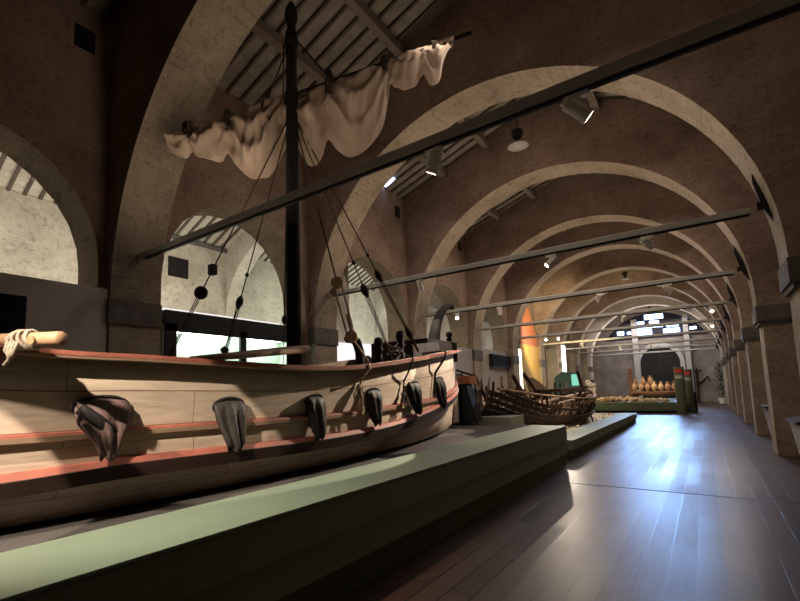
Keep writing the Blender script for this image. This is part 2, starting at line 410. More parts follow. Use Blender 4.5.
# end wall with its big door and the lunette window
mb = MB().box((-9.1, YE, 0), (2.9, YE+0.4, 11)); endw = struct('wall_end', mb, M['endwall'])
def arch_poly(xc, hw, zs, n=20, rise=1.0): return [(xc - hw*math.cos(PI*k/n), zs + rise*hw*math.sin(PI*k/n)) for k in range(n+1)]
def slab_xz(mb, pts, ya, yb, mi=0):
    n = len(pts); vs = [(x, ya, z) for x, z in pts] + [(x, yb, z) for x, z in pts]
    fs = [tuple(range(n)), tuple(range(2*n-1, n-1, -1))] + [(i, (i+1) % n, n+(i+1) % n, n+i) for i in range(n)]
    return mb.add(vs, fs, mi)
dr = struct('door_1', slab_xz(MB(), [(-4.62, 0)] + arch_poly(-3.13, 1.49, 3.45) + [(-1.64, 0)], YE-0.06, YE+0.02), M['door'])
sur = MB()
o_ = [(-4.95, 0)] + arch_poly(-3.13, 1.82, 3.45) + [(-1.31, 0)]; i_ = [(-4.62, 0)] + arch_poly(-3.13, 1.49, 3.45) + [(-1.64, 0)]
for yy in (YE-0.2, YE+0.02):
    sur.grid([[(x, yy, z) for x, z in o_], [(x, yy, z) for x, z in i_]])
sur.grid([[(x, YE-0.2, z) for x, z in i_], [(x, YE+0.02, z) for x, z in i_]]); sur.grid([[(x, YE-0.2, z) for x, z in o_], [(x, YE+0.02, z) for x, z in o_]])
struct('door_surround', sur, M['grey_post'], dr)
struct('door_leaf_rail', MB().box((-3.17, YE-0.09, 0), (-3.09, YE-0.06, 4.9)), M['black'], dr)
lun = [(x, z) for x, z in arch_poly(XC, 4.42, 3.6, 36) if z > 5.7]
lun = [(lun[0][0]-0.05, 5.72)] + lun + [(lun[-1][0]+0.05, 5.72)]
wn = struct('window_1', slab_xz(MB(), lun, YE-0.05, YE+0.03), M['glass_dark'])
PANES = [(-4.01,7.87,-2.59,7.40),(-4.6,7.29,-4.07,7.05),(-3.66,7.28,-2.93,6.98),(-4.62,6.98,-2.66,6.66),(-4.65,6.58,-3.53,6.02),(-2.4,6.95,-1.49,6.55),(-2.66,6.46,-1.45,6.08),(-6.28,6.55,-5.74,6.18),(-6.65,6.09,-6.21,5.83),(-5.47,6.46,-5.17,6.2),(-5.91,6.02,-5.68,5.85),(-0.74,6.45,-0.27,6.22)]
for x0, z0, x1, z1 in PANES:
    struct('pane', MB().box((x0, YE-0.07, z1+.04*(z0-z1)), (x1, YE-0.05, z0-.04*(z0-z1))), M['sky'], wn)
for x in (-5.6, -3.4, -1.2):
    pass
fr = MB()
for z in (6.05, 6.6, 7.0, 7.35): fr.box((-7.0 if z < 6.5 else (-6.3 if z < 6.8 else -5.6), YE-0.09, z-0.025), (0.2 if z < 6.5 else (-.5 if z < 6.8 else -1.2), YE-0.05, z+0.025))
struct('window_bars', fr, M['black'], wn)
tag(obj('grey_post', MB().box((-5.07, YE-0.5, 0), (-4.66, YE-0.2, 7.5)).box((-5.14, YE-0.55, 0), (-4.59, YE-0.19, 0.3)), M['grey_post']), 'pale grey square post left of the black end door', 'post')
tag(obj('grey_post', MB().box((-1.20, YE-0.5, 0), (-0.84, YE-0.2, 7.5)).box((-1.27, YE-0.55, 0), (-0.77, YE-0.19, 0.3)), M['grey_post']), 'pale grey square post right of the black end door', 'post')
mb = MB()
mb.tube([(-0.62, YE-0.55, 0.0), (-0.56, YE-0.12, 2.85)], 0.075, 8); mb.tube([(-0.78, YE-0.14, 2.6), (-0.2, YE-0.14, 2.7)], 0.05, 8)
mb.tube([(-0.55, YE-0.14, 1.55), (-0.2, YE-0.14, 1.75), (0.15, YE-0.14, 2.2)], [0.09, 0.08, 0.03], 8); mb.tube([(0.15, YE-0.14, 2.2), (0.28, YE-0.14, 1.75)], 0.05, 8)
tag(obj('iron_anchor', mb, M['rust']), 'dark iron anchor shaft leaning on the grey end wall', 'anchor')

# ------------------------------------------------------------------ the next nave, seen through the left arcade
X2 = -14.5
struct('floor_side', MB().box((X2-0.2, -6, -0.2), (-9.2, YE, 0)), M['floor'])
struct('wall_side', MB().box((X2-0.3, -6, 0), (X2, YE, 7.2)), M['cream'])
struct('wall_side_end', MB().box((X2, YE, 0), (-8.9, YE+0.3, 9)), M['cream'])
mb = MB()
for a, b in (((X2-0.3, 7.1), (-11.6, 8.5)), ((-11.6, 8.5), (-8.86, 7.3))):
    mb.add([(a[0],-6,a[1]),(b[0],-6,b[1]),(b[0],YE,b[1]),(a[0],YE,a[1])], [(0,1,2,3)])
    y = -5.8
    while y < YE:
        mb.bar((a[0], y, a[1]-0.03), (b[0], y, b[1]-0.03), 0.08, 0.06, mi=1); y += 0.36
struct('ceiling_side', mb, [M['cream'], M['rafter']])
XC2, R2, ZS2 = -11.7, 2.8, 4.5
for k, y in enumerate((10.3, 20.0, 29.7)):
    mb = MB(); N = 24
    cur = [(X2+0.02, 0)] + [(XC2 - (R2-0.02)*math.cos(PI*j/N), ZS2 + (R2-0.02)*math.sin(PI*j/N)) for j in range(N+1)] + [(-8.88, 0)]
    for (xa, za), (xb, zb) in zip(cur, cur[1:]):
        mb.add([(xa,y,za),(xb,y,zb),(xb,y+.6,zb),(xa,y+.6,za)], [(0,1,2,3)])
    for yy in (y, y+.6):
        for (xa, za), (xb, zb) in zip(cur[1:-1], cur[2:-1]):
            mb.add([(xa,yy,za),(xb,yy,zb),(xb,yy,8.4),(xa,yy,8.4)], [(0,1,2,3)])
    struct('trim_%d' % (20+k), mb, M['cream'])
# eave board with tile ends, vent duct opening
mb = MB().box((X2, 7.0, 7.06), (X2+0.12, 10.28, 7.2))
struct('trim_30', mb, M['stone'])
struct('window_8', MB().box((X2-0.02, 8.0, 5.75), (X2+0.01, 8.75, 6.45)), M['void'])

# ------------------------------------------------------------------ tie beams, spotlights, pendants
BEAMS = [-1.05, 3.8, 8.65, 13.5, 18.35, 23.2, 28.05, 32.9, 37.75, 42.6]
BZ = [4.0, 3.98, 4.08, 4.13, 4.12, 4.12, 4.12, 4.12, 4.12, 4.12]
where = ['behind the viewpoint', 'nearest, crossing in front of the mast', 'second, crossing above the bow of the ship', 'third, crossing above the dark wreck', 'fourth', 'fifth', 'sixth', 'seventh', 'eighth', 'farthest']
beams = []
for k, (y, z) in enumerate(zip(BEAMS, BZ)):
    if k == 0: lab = 'grey steel tie beam behind the viewpoint'
    else: lab = 'grey steel tie beam across the hall, ' + where[k] + (' counted from the viewpoint' if k > 3 else '')
    t = thing('tie_beam', (-3.4, y, z), lab, 'beam', 'steel tie beams across the hall')
    obj('rail', MB().box((-7.82, y-0.05, z+0.03), (0.76, y+0.05, z+0.12)), M['steel'], t, bevel=0.004)
    obj('track', MB().box((-7.6, y-0.018, z), (0.74, y+0.018, z+0.035)), M['black'], t)
    mb = MB()  # iron anchor plate let into the right haunch of the arch
    def sx(zz): return XC + math.sqrt(RAD**2 - (zz-ZS)**2)
    pr = [(sx(z+.72)+.03, z+.72), (sx(z+.5)-.05, z+.5), (sx(z+.2)-.07, z+.2), (sx(z+.0)-.05, z+.0), (sx(z-.2)+.02, z-.2), (sx(z+.2)+.05, z+.2)]
    slab_xz(mb, pr, y-.04, y+.04); mb.box((sx(z+.08)-.14, y-0.06, z+0.08), (sx(z+.08), y+0.06, z+0.17))
    obj('wall_anchor', mb, M['rust'], t)

def spot_fixture(x, y, z, aim, label, lens='lens'):
    d = (Vector(aim) - Vector((x, y, z-0.16))).normalized()
    t = thing('spotlight', (x, y, z), label, 'lamp', 'white spotlights on the tie beams')
    c = Vector((x, y, z-0.135))
    obj('adapter', MB().box((x-0.09, y-0.025, z-0.035), (x+0.09, y+0.025, z)).tube([(x, y, z-0.03), (x, y, z-0.085)], 0.016, 8), M['white'], t)
    prof = [(0.035,-0.115),(0.058,-0.105),(0.058,0.08),(0.064,0.08),(0.064,0.11),(0.05,0.11),(0.045,0.08)]
    obj('housing', MB().lathe(prof, c, 18, axis=d), M['white'], t, smooth=False)
    hs = obj('heat_sink', MB().box((-0.035,-0.08,-0.08), (0.035,-0.045,0.05)).lathe([(0.04,-0.14),(0.04,-0.115)], (0,0,0), 12), M['white'], t)
    R = Vector((0,0,1)).rotation_difference(d)
    for v in hs.data.vertices: v.co = (R @ (v.co + t.location)) + (c - t.location)
    obj('lens', MB().lathe([(0.047,0.08),(0.047,0.09)], c, 16, axis=d), M[lens], t)
    return c + d*0.17, d

LAMPS = []
def lamp_spot(p, d, w, deg, blend=0.15, size=0.03, col=(1, 0.83, 0.65)):
    l = bpy.data.lights.new('spot', 'SPOT'); l.energy = w; l.spot_size = math.radians(deg); l.spot_blend = blend; l.shadow_soft_size = size; l.color = col
    o = bpy.data.objects.new('spot_light', l); COL.objects.link(o); o.location = p
    o.rotation_euler = Vector(d).to_track_quat('-Z', 'Y').to_euler(); return o
def lamp_point(p, w, size=0.1, col=(1, 0.80, 0.58)):
    l = bpy.data.lights.new('point', 'POINT'); l.energy = w; l.shadow_soft_size = size; l.color = col
    o = bpy.data.objects.new('point_light', l); COL.objects.link(o); o.location = p; return o
def lamp_area(p, d, sx, sy, w, col=(1, 0.80, 0.58), spread=180):
    l = bpy.data.lights.new('area', 'AREA'); l.shape = 'RECTANGLE'; l.size = sx; l.size_y = sy; l.energy = w; l.color = col; l.spread = math.radians(spread)
    o = bpy.data.objects.new('area_light', l); COL.objects.link(o); o.location = p
    o.rotation_euler = Vector(d).to_track_quat('-Z', 'Y').to_euler(); return o

W = 1.0
# (beam index, x, aim, watts, cone, label)
SPOTS = [
 (0, -2.0, (-3.70, 2.15, 1.42), 1050, 14.5, 'white spotlight behind the viewpoint aimed at the hull'),
 (0, -3.3, (-3.25, 1.7, 0.8), 800, 46, 'white spotlight behind the viewpoint aimed at the green bench'),
 (1, -1.98, (-3.4, 4.2, 1.2), 0, 30, 'white spotlight on the nearest tie beam, left one, pointing down left'),
 (1, -0.66, (0.9, 4.75, 2.4), 60, 40, 'white spotlight on the nearest tie beam, right one, lens glowing'),
 (2, -2.16, (-4.35, 7.4, 1.75), 560, 52, 'white spotlight on the second tie beam, glowing, above the dark wreck end'),
 (2, -0.60, (0.7, 9.6, 2.5), 60, 40, 'white spotlight on the second tie beam, rightmost, pointing right'),
 (2, -5.0, (-5.0, 9.4, 2.2), 45, 50, 'white spotlight on the second tie beam, hanging straight down left of the curved stem'),
 (3, -6.45, (-5.2, 10.2, 1.5), 30, 50, 'small white spotlight at the left end of the third tie beam, beside the stem'),
 (3, -5.0, (-4.9, 14.0, 0.8), 260, 60, 'white spotlight on the third tie beam above the dark wreck'),
 (3, -2.15, (-4.6, 15.0, 0.8), 240, 42, 'white spotlight on the third tie beam, tilted down towards the wreck'),
 (3, -0.58, (1.0, 14.2, 2.5), 60, 40, 'white spotlight on the third tie beam, rightmost, tilted right'),
 (4, -2.2, (-4.0, 19.0, 0.8), 150, 40, 'white spotlight on the fourth tie beam, above the far end of the wreck'),
 (4, 0.35, (0.55, 14.5, 1.2), 50, 45, 'bright white spotlight near the right end of the fourth tie beam'),
 (5, 0.4, (0.55, 19.5, 1.2), 50, 45, 'bright white spotlight near the right end of the fifth tie beam'),
 (5, -6.3, (-0.6, 6.0, 0.0), 190, 28, 'left one of two glowing spotlights on the fifth tie beam'),
 (5, -5.7, (-3.4, 14.0, 0.5), 300, 40, 'right one of two glowing spotlights on the fifth tie beam'),
 (6, -5.6, (-4.5, 31.5, 0.7), 120, 55, 'glowing spotlight at the left of the sixth tie beam'),
 (7, -4.3, (-3.0, 33.0, 1.2), 160, 55, 'glowing spotlight on the seventh tie beam, left one above the amphora rack'),
 (7, -2.6, (-2.6, 34.6, 1.2), 140, 50, 'glowing spotlight on the seventh tie beam, right one above the amphora rack'),
]
for bi, x, aim, w, deg, lab in SPOTS:
    p, d = spot_fixture(x, BEAMS[bi], BZ[bi], aim, lab, 'lens')
    if w: lamp_spot(p, d, w*W, deg, 1.0 if x == -3.3 else (0.06 if bi in (0, 2) else 0.15))
    if bi == 0 and x == -2.0: lamp_spot(p, (Vector((-3.8, 0.80, 1.12)) - p), 900*W, 14, 0.06)   # second lobe towards the stern
    if bi == 3 and x == -2.15: lamp_spot(p, (Vector((-4.5, 9.5, 1.5)) - p), 1500*W, 17, 0.1)   # lobe towards the bow
    if bi == 2 and x == -2.16: lamp_spot(p, (Vector((-3.62, 4.55, 1.45)) - p), 1250*W, 23, 0.06)   # narrow lobe of the same lamp
# uplighters added along the top of each beam to wash the arch soffits
for k, (y, z) in enumerate(zip(BEAMS, BZ)):
    if k == 0: continue
    t = [o for o in COL.objects if o.name.startswith('tie_beam')][k]
    obj('added_uplight_strip', MB().box((-6.6, y-0.03, z+0.12), (-0.2, y+0.03, z+0.135)), M['white'], t)
    pw = [0, 26, 40, 42, 42, 42, 42, 42, 60, 130][k]
    lamp_area((-3.4, y, z+0.17), (0, 0, 1), 6.4, 0.05, pw*W, (1, 0.79, 0.58), 180)
    dw = [0, 38, 75, 85, 85, 85, 85, 85, 170, 150][k]
    lamp_area((-3.4, y+2.6, 7.3), (0, 0, -1), 5.0, 0.8, dw*W, (1, 0.85, 0.71) if k < 6 else (1, .93, .88), 180)  # fill light added mid-bay to lift the ambient, no fixture there

def pendant(x, y, z, label):
    t = thing('pendant_lamp', (x, y, z), label, 'lamp', 'pendant lamps under the ridge')
    zr = roofz(x)-0.3
    obj('cord', MB().tube([(x, y, z+0.42), (x, y, zr)], 0.012, 6), M['black'], t)
    obj('holder', MB().lathe([(0.03,0.46),(0.12,0.42),(0.15,0.32),(0.10,0.22),(0.05,0.12),(0.05,0.06)], (x,y,z), 16), M['rust'], t, smooth=True)
    obj('lamp_shade', MB().lathe([(0.03,0.09),(0.10,0.07),(0.26,0.025),(0.27,0.0)], (x,y,z), 24), M['stone'], t, smooth=True)
    obj('diffuser', MB().lathe([(0.255,-0.01),(0.255,0.005)], (x,y,z), 24), M['bed'], t)
    lamp_point((x, y, z-0.35), 16*W, 0.25, (1, 0.78, 0.56))
pendant(-3.35, 11.0, 7.72, 'round grey disc pendant lamp hanging between the second and third arches')
pendant(-3.4, 30.4, 7.95, 'small conical pendant lamp far down the hall, above the sixth tie beam')
pendant(-3.4, 45.0, 8.05, 'pendant lamp farthest down the hall, in front of the end window')

# ------------------------------------------------------------------ the sailing ship
CX = -5.0
def half(Y, B=1.4, L=6.3, p=2.6): return B*max(0.0, 1-abs((Y-4.0)/L)**p)
ZG = [(-2.4, 2.7), (0.9, 1.99), (1.9, 1.94), (3.5, 1.905), (4.3, 1.93), (5.06, 2.0), (6.31, 2.15), (7.65, 2.32), (10.3, 2.62)]
ZST = [(-2.4, 1.8), (0.5, 1.40), (1.8, 1.37), (4.6, 1.36), (5.37, 1.40), (7.16, 1.48), (8.39, 1.60), (10.3, 1.82)]
ZWT = [(-2.4, 1.5), (0.5, 1.13), (1.8, 1.15), (3.9, 1.13), (5.2, 1.17), (6.14, 1.26), (8.43, 1.53), (10.3, 1.77)]
ZWB = [(-2.4, 1.3), (0.9, 1.01), (4.56, 1.0), (6.23, 1.11), (8.85, 1.34), (10.3, 1.5)]
ZB = [(-2.4, 0.9), (0.0, 0.70), (5.2, 0.70), (8.0, 0.72), (10.3, 0.80)]
BED = 0.69
def level(Y):
    g, s, wt, wb, zb = (smooth_lerp(t, Y) for t in (ZG, ZST, ZWT, ZWB, ZB))
    bg = half(Y, 1.40, 6.2); bs = half(Y, 1.345, 6.12); bw = half(Y, 1.37, 6.05); bb = half(Y, 1.33, 6.0); bi = half(Y, 1.12, 5.9, 2.4)
    return [(bg, g), (bg*.35+bs*.65+.012, g*.5+s*.5), (bs, s), (bs*.45+bw*.55, s*.5+wt*.5), (bw, wt), (bb, wb), (bb*.55+bi*.45+.004, wb*.55+zb*.45), (bi, zb+.04), (bi*.9, zb+.008), (0.0, zb)]
YS = [-2.2 + 12.39*i/90 for i in range(91)]
ship = thing('sailing_ship', (CX, 4.0, BED), 'full size wooden Roman sailing ship replica with red painted strakes, mast and furled sail', 'ship')
me_rows = []
for Y in YS:
    lv = level(Y)
    st = [(CX+b, Y, z) for b, z in lv]; pt = [(CX-b, Y, z) for b, z in lv[:-1]][::-1]
    me_rows.append(st+pt)
mb = MB().grid(me_rows)
hull = obj('hull', mb, M['hull'], ship, smooth=True)
uv = hull.data.uv_layers.new(name='UVMap')
ncol = len(me_rows[0])
for poly in hull.data.polygons:
    for li in poly.loop_indices:
        vi = hull.data.loops[li].vertex_index; r, c = divmod(vi, ncol); cc = min(c, ncol-1-c)
        # plank rows follow the sheer: row height 0.19 per strake
        vv = [0.0, 0.19, 0.38, 0.57, 0.665, 0.80, 1.0, 1.19, 1.33, 1.9][cc]
        g = smooth_lerp(ZG, YS[r]); s_ = smooth_lerp(ZST, YS[r])
        uv.data[li].uv = (YS[r]*1.0 + (0 if c < ncol/2 else 7), vv + 0.005)
so = hull.modifiers.new('s', 'SOLIDIFY'); so.thickness = 0.05; so.offset = -1

def rail_mesh(prof, ztab, B, L, y0=-2.2, y1=10.2, n=70, side=1):
    """moulding along the hull; prof = [(outward, up, material of the face that starts here)]"""
    mb = MB(); A = []
    for i in range(n+1):
        Y = y0 + (y1-y0)*i/n; b = half(Y, B, L); z = smooth_lerp(ztab, Y)
        A.append([(CX+side*max(0, b+o), Y, z+u) for o, u, _ in prof])
    rows = list(zip(*A))
    for k in range(len(rows)-1): mb.grid([rows[k], rows[k+1]], prof[k][2])
    for e in (0, -1): mb.add(A[e], [tuple(range(len(prof)))], 0)
    return mb
for side in (1, -1):
    obj('gunwale', rail_mesh([(-.10, 0, 1), (.13, 0, 1), (.13, -.035, 0), (.125, -.05, 0), (-.10, -.05, 0)], ZG, 1.40, 6.28, -2.2, 10.2, 80, side), [M['strake'], M['red']], ship)
    obj('rubbing_strake', rail_mesh([(-.03, .01, 1), (.06, 0, 1), (.065, -.02, 0), (.06, -.055, 0), (-.03, -.07, 0)], ZST, 1.345, 6.15, -2.1, 10.08, 80, side), [M['strake'], M['red']], ship)
    obj('wale', rail_mesh([(-.03, .0, 1), (.06, -.005, 1), (.09, -.045, 0), (.095, -.05, 0), (.06, -.16, 0), (-.04, -.165, 0)], ZWT, 1.37, 6.1, -2.05, 10.02, 80, side), [M['wale'], M['red']], ship)
# red edge along the gunwale face
mb = MB()
for side in (1,):
    rows = [[], []]
    for i in range(81):
        Y = -2.0 + 9.6*i/80; b = half(Y, 1.40, 6.34); z = smooth_lerp(ZG, Y)
        rows[0].append((CX+side*(b+0.134), Y, z+0.002)); rows[1].append((CX+side*(b+0.131), Y, z-0.030))
    mb.grid(rows)
red = obj('painted_edge', mb, M['red'], ship, fix=True)
red.modifiers.new('s', 'SOLIDIFY').thickness = 0.003
tag(red, 'red painted gunwale edge')
# deck
mb = MB(); rows = [[], []]
for i in range(60):
    Y = -2.0 + 11.9*i/59; b = half(Y, 1.33, 6.2); z = smooth_lerp(ZG, Y)-0.28
    rows[0].append((CX-b, Y, z)); rows[1].append((CX+b, Y, z))
obj('deck', mb.grid(rows), M['deck'], ship)
# keel and stem post, curved horn rising over the bow
obj('keel', MB().box((CX-0.06, -1.5, BED+0.005), (CX+0.06, 9.9, BED+0.05)), M['wale'], ship)
stem = [(CX, 9.85, 0.78), (CX, 10.03, 1.3), (CX, 10.12, 1.9), (CX, 10.14, 2.5)]
obj('stem_post', MB().tube(stem, [0.045, 0.045, 0.045, 0.045], 10, flat=(1, 1.4)), M['hull'], ship, smooth=True)
horn = [(CX, 9.14, 2.30), (CX, 9.16, 2.6), (CX, 9.22, 2.9), (CX, 9.36, 3.2), (CX, 9.60, 3.47), (CX, 9.90, 3.66), (CX, 10.12, 3.70), (CX, 10.22, 3.64)]
obj('prow_horn', MB().tube(horn, [0.15, 0.15, 0.14, 0.125, 0.11, 0.09, 0.08, 0.055], 12, flat=(0.75, 1)), M['prow'], ship, smooth=True)
# raised fore bulwark
mb = MB()
ys = [6.5, 7.2, 7.9, 8.6, 9.2, 9.55]
for side in (1,):
    rows = [[(CX+side*max(0.05, half(Y, 1.40)-0.20), Y, smooth_lerp(ZG, Y)-0.1) for Y in ys], [(CX+side*max(0.05, half(Y, 1.40)-0.24), Y, smooth_lerp(ZG, Y)+0.21) for Y in ys],
            [(CX+side*max(0.03, half(Y, 1.40)-0.30), Y, smooth_lerp(ZG, Y)+0.21) for Y in ys], [(CX+side*max(0.03, half(Y, 1.40)-0.28), Y, smooth_lerp(ZG, Y)-0.1) for Y in ys]]
    mb.grid(rows)
Yb = 6.5; bb = half(Yb, 1.4)-0.2; zb = smooth_lerp(ZG, Yb)
mb.box((CX+bb-.35, Yb-0.03, zb-0.25), (CX+bb, Yb+0.03, zb+0.2))
obj('fore_bulwark', mb, M['cabin'], ship)
obj('fore_hatch', MB().box((CX-0.65, 7.6, 2.2), (CX+0.72, 8.9, 2.62)), M['mast'], ship, bevel=0.02)
# stanchions with turned heads
def stanchion(x, y, z0, h, r=0.045):
    return MB().lathe([(r*1.1, 0), (r*1.1, h*.45), (r*.8, h*.5), (r*.85, h*.62), (r*1.25, h*.66), (r*.75, h*.74), (r*1.0, h*.80), (r*1.2, h*.88), (r*.9, h*.97), (r*.2, h)], (x, y, z0), 14)
for x, y, z0, h in ((-3.82, 5.33, 1.80, 0.60), (-3.84, 5.95, 1.88, 0.68), (-4.62, 9.2, 2.4, 0.52)):
    obj('stanchion', stanchion(x, y, z0, h, 0.062), M['mast'], ship, smooth=True)
# bitts beside the mast, seen as dark arch
obj('knee_post', MB().tube([(-4.16, 5.34, 1.65), (-4.18, 5.34, 2.2), (-4.22, 5.32, 2.36), (-4.32, 5.30, 2.44), (-4.40, 5.28, 2.40)], [.075, .075, .075, .07, .05], 10), M['mast'], ship, smooth=True)
# mast
mx, my = -4.98, 4.75
mast = obj('mast', MB().lathe([(0.115, 1.55), (0.112, 3.0), (0.10, 5.0), (0.088, 7.0), (0.08, 7.45)], (mx, my, 0), 20), M['mast'], ship, smooth=True)
obj('mast_head', MB().lathe([(0.095, 7.40), (0.10, 7.46), (0.07, 7.52), (0.07, 7.62), (0.098, 7.68), (0.11, 7.78), (0.085, 7.90), (0.05, 7.97), (0.02, 8.02)], (mx, my, 0), 18), M['mast'], mast, smooth=True)
obj('mast_band', MB().lathe([(0.105, 7.22), (0.115, 7.25), (0.115, 7.32), (0.105, 7.35)], (mx, my, 0), 18), M['mast'], mast)
obj('cleat', MB().tube([(mx-0.24, my+0.0, 6.30), (mx+0.24, my+0.10, 6.40)], 0.05, 10), M['block'], mast)
# yard with the brailed-up sail
YP0 = Vector((-5.14, 4.89, 6.51)); YD = Vector((0.805, 0.593, 0)).normalized(); YN = Vector((0.593, -0.805, 0)).normalized(); YSL = 0.346
def yp(s, z, off=0.0): return YP0 + YD*s + YN*off + Vector((0, 0, z + YSL*s))
yard = obj('yard', MB().tube([yp(-2.07, 0), yp(-1.0, -.02), yp(0, -.03), yp(1.4, -.02), yp(3.03, 0)], [0.03, 0.045, 0.06, 0.055, 0.04], 12), M['block'], ship, smooth=True)
BOT = [(-1.97,-0.27),(-1.83,-0.39),(-1.71,-0.45),(-1.63,-0.36),(-1.53,-0.5),(-1.42,-0.57),(-1.2,-0.71),(-1.11,-0.71),(-1.04,-0.62),(-0.93,-0.84),(-0.71,-1.14),(-0.55,-1.24),(-0.35,-1.26),(-0.21,-1.11),(-0.14,-0.96),(-0.01,-0.84),(0.12,-1.0),(0.26,-1.29),(0.4,-1.35),(0.5,-1.25),(0.59,-1.01),(0.72,-1.19),(0.88,-1.39),(1.04,-1.45),(1.29,-1.35),(1.50,-1.10),(1.59,-0.73),(1.64,-0.42),(1.70,-0.47),(1.87,-0.6),(2.07,-0.6),(2.2,-0.45),(2.29,-0.66),(2.39,-0.69),(2.48,-0.62),(2.53,-0.38),(2.62,-0.2),(2.73,-0.10)]
TOP = [(-1.97,0.05),(-1.64,0.06),(-1.05,0.05),(-0.68,0.02),(-0.35,0.08),(0,0.03),(0.32,-0.02),(0.65,0.0),(1.07,-0.02),(1.5,0.03),(1.84,0.02),(2.32,0.04),(2.73,0.04)]
GATHER = [-1.64, -1.04, -0.16, 0.1, 0.59, 1.64, 2.24, 2.6]
rows = []; NS, NV = 240, 96
for i in range(NS+1):
    s = -1.97 + 4.70*i/NS
    zt = lerp(TOP, s); zb = smooth_lerp(BOT, s); h = zt - zb
    g = min(abs(s-q) for q in GATHER); puff = min(1.0, g/0.35)**0.6
    th = (0.07 + 0.17*puff*min(1, h/0.9))
    row = []
    for j in range(NV):
        a = 2*PI*j/NV
        # closed section: top wraps the yard, bottom hangs in a full belly
        v = (1-math.cos(a))/2      # 0 at top, 1 at bottom
        side = math.sin(a)
        wd = th*min(1, (2.74-s)/.3+.1)*(0.45 + 0.75*math.sin(PI*min(1, v*1.05))**0.8) + 0.02
        q = Vector((s*1.6, v*1.2 + (3 if side > 0 else 0), 0.0))
        fold = 0.06*math.sin(s*30 + 4.5*math.sin(v*2.2+s*3) ) * (0.35+0.65*v) * (1.2-0.6*puff)
        gs = sorted([-1.97, 2.73] + GATHER); lo = max(q_ for q_ in gs if q_ <= s + 1e-6); hi = min([q_ for q_ in gs if q_ > s + 1e-6] or [2.8])
        tt = (s-(lo+hi)/2)/max(.05, (hi-lo)/2); wide = min(1, (hi-lo)/.7)
        swag = wide*0.07*math.sin(19*(v*min(1, h) + 0.45*tt*tt*min(1, h)) + 1.5*noise.noise(q))*(0.25+0.75*puff) + 0.2*0.065*math.sin(v*12 + 9*puff*(1-puff)*2 + 5*g + 2*noise.noise(q*1.5)) * puff
        crk = 0.11*noise.noise(Vector((s*4.5, v*3.5, side*1.2))) + 0.04*noise.noise(Vector((s*11, v*9, side*2)))
        off = side*(wd) + (fold + swag + crk)*(0.3+0.7*abs(side))*(0.4+0.6*math.sin(PI*min(1, v+0.1)))
        z = zt - h*v + (0.02*noise.noise(Vector((s*7, 3.3, 0))) if v > .5 else 0)
        ds = (0.05 if abs(s) < 1.6 else 0.0)*noise.noise(Vector((s*3, v*4, 7)))*math.sin(PI*v)
        row.append(yp(s+ds, z, off+0.02))
    rows.append(row)
mb = MB().grid(rows, closed=True); n0 = len(rows[0])
mb.f.append(list(range(n0))); mb.mi.append(0); mb.f.append([NS*n0+k for k in range(n0)]); mb.mi.append(0)
sail = obj('sail', mb, M['sail'], yard, smooth=True)
for s, r in ((-1.64, 0.12), (-1.04, 0.08), (0.6, .1), (1.53, 0.11), (2.36, 0.10)):
    z = lerp(TOP, s); zb2 = smooth_lerp(BOT, s)
    zz = z - 0.10
    mb = MB()
    for k in range(3):
        ring = [yp(s + 0.025*(k-1) + 0.02*math.sin(a), zz + 0.15*math.cos(a), 0.155*math.sin(a)+0.02) for a in [2*PI*i/16 for i in range(17)]]
        mb.tube(ring, 0.016, 6)
    mb.tube([yp(s, zz-.05, 0.2), yp(s+.05, zz-.22, 0.2)], 0.02, 6)
    if s == -1.64: mb.box(tuple(yp(s, zz, 0.17)-Vector((.07,.05,.07))), tuple(yp(s, zz, 0.17)+Vector((.07,.05,.07))))
    obj('gasket', mb, M['rope'], yard)
def rope(pts, r=0.012, mt='rope', sub=None, parent=ship, name='shroud'):
    return obj(name, MB().tube(pts, r, 6), M[mt], parent, smooth=True)
# halyard lines from the mast head to the yard
rope([(mx-0.03, my, 7.35), yp(-0.36, 0.16), yp(-0.42, 0.0, 0.16), yp(-0.42, -.25, .25), yp(-0.28, -.5, .26)], 0.014, name='lift_line')
rope([(mx+0.03, my, 7.40), yp(0.62, 0.10), yp(0.72, -.08, 0.2)], 0.014, name='lift_line')
obj('lift_block', MB().lathe([(0.01,-0.14),(0.05,-0.1),(0.055,0.1),(0.01,0.14)], yp(0.66, .04, 0.1), 10, axis=(0.25, 0, -0.6)), M['block'], ship)
obj('lift_block', MB().lathe([(0.01,-0.09),(0.05,-0.06),(0.05,0.06),(0.01,0.09)], yp(-0.36, .14, 0.05), 10, axis=(0.2, 0, 0.6)), M['block'], ship)
rope([(mx-0.13, my-0.05, 7.3), (mx-0.145, my-0.05, 6.4)], 0.012, name='halyard')
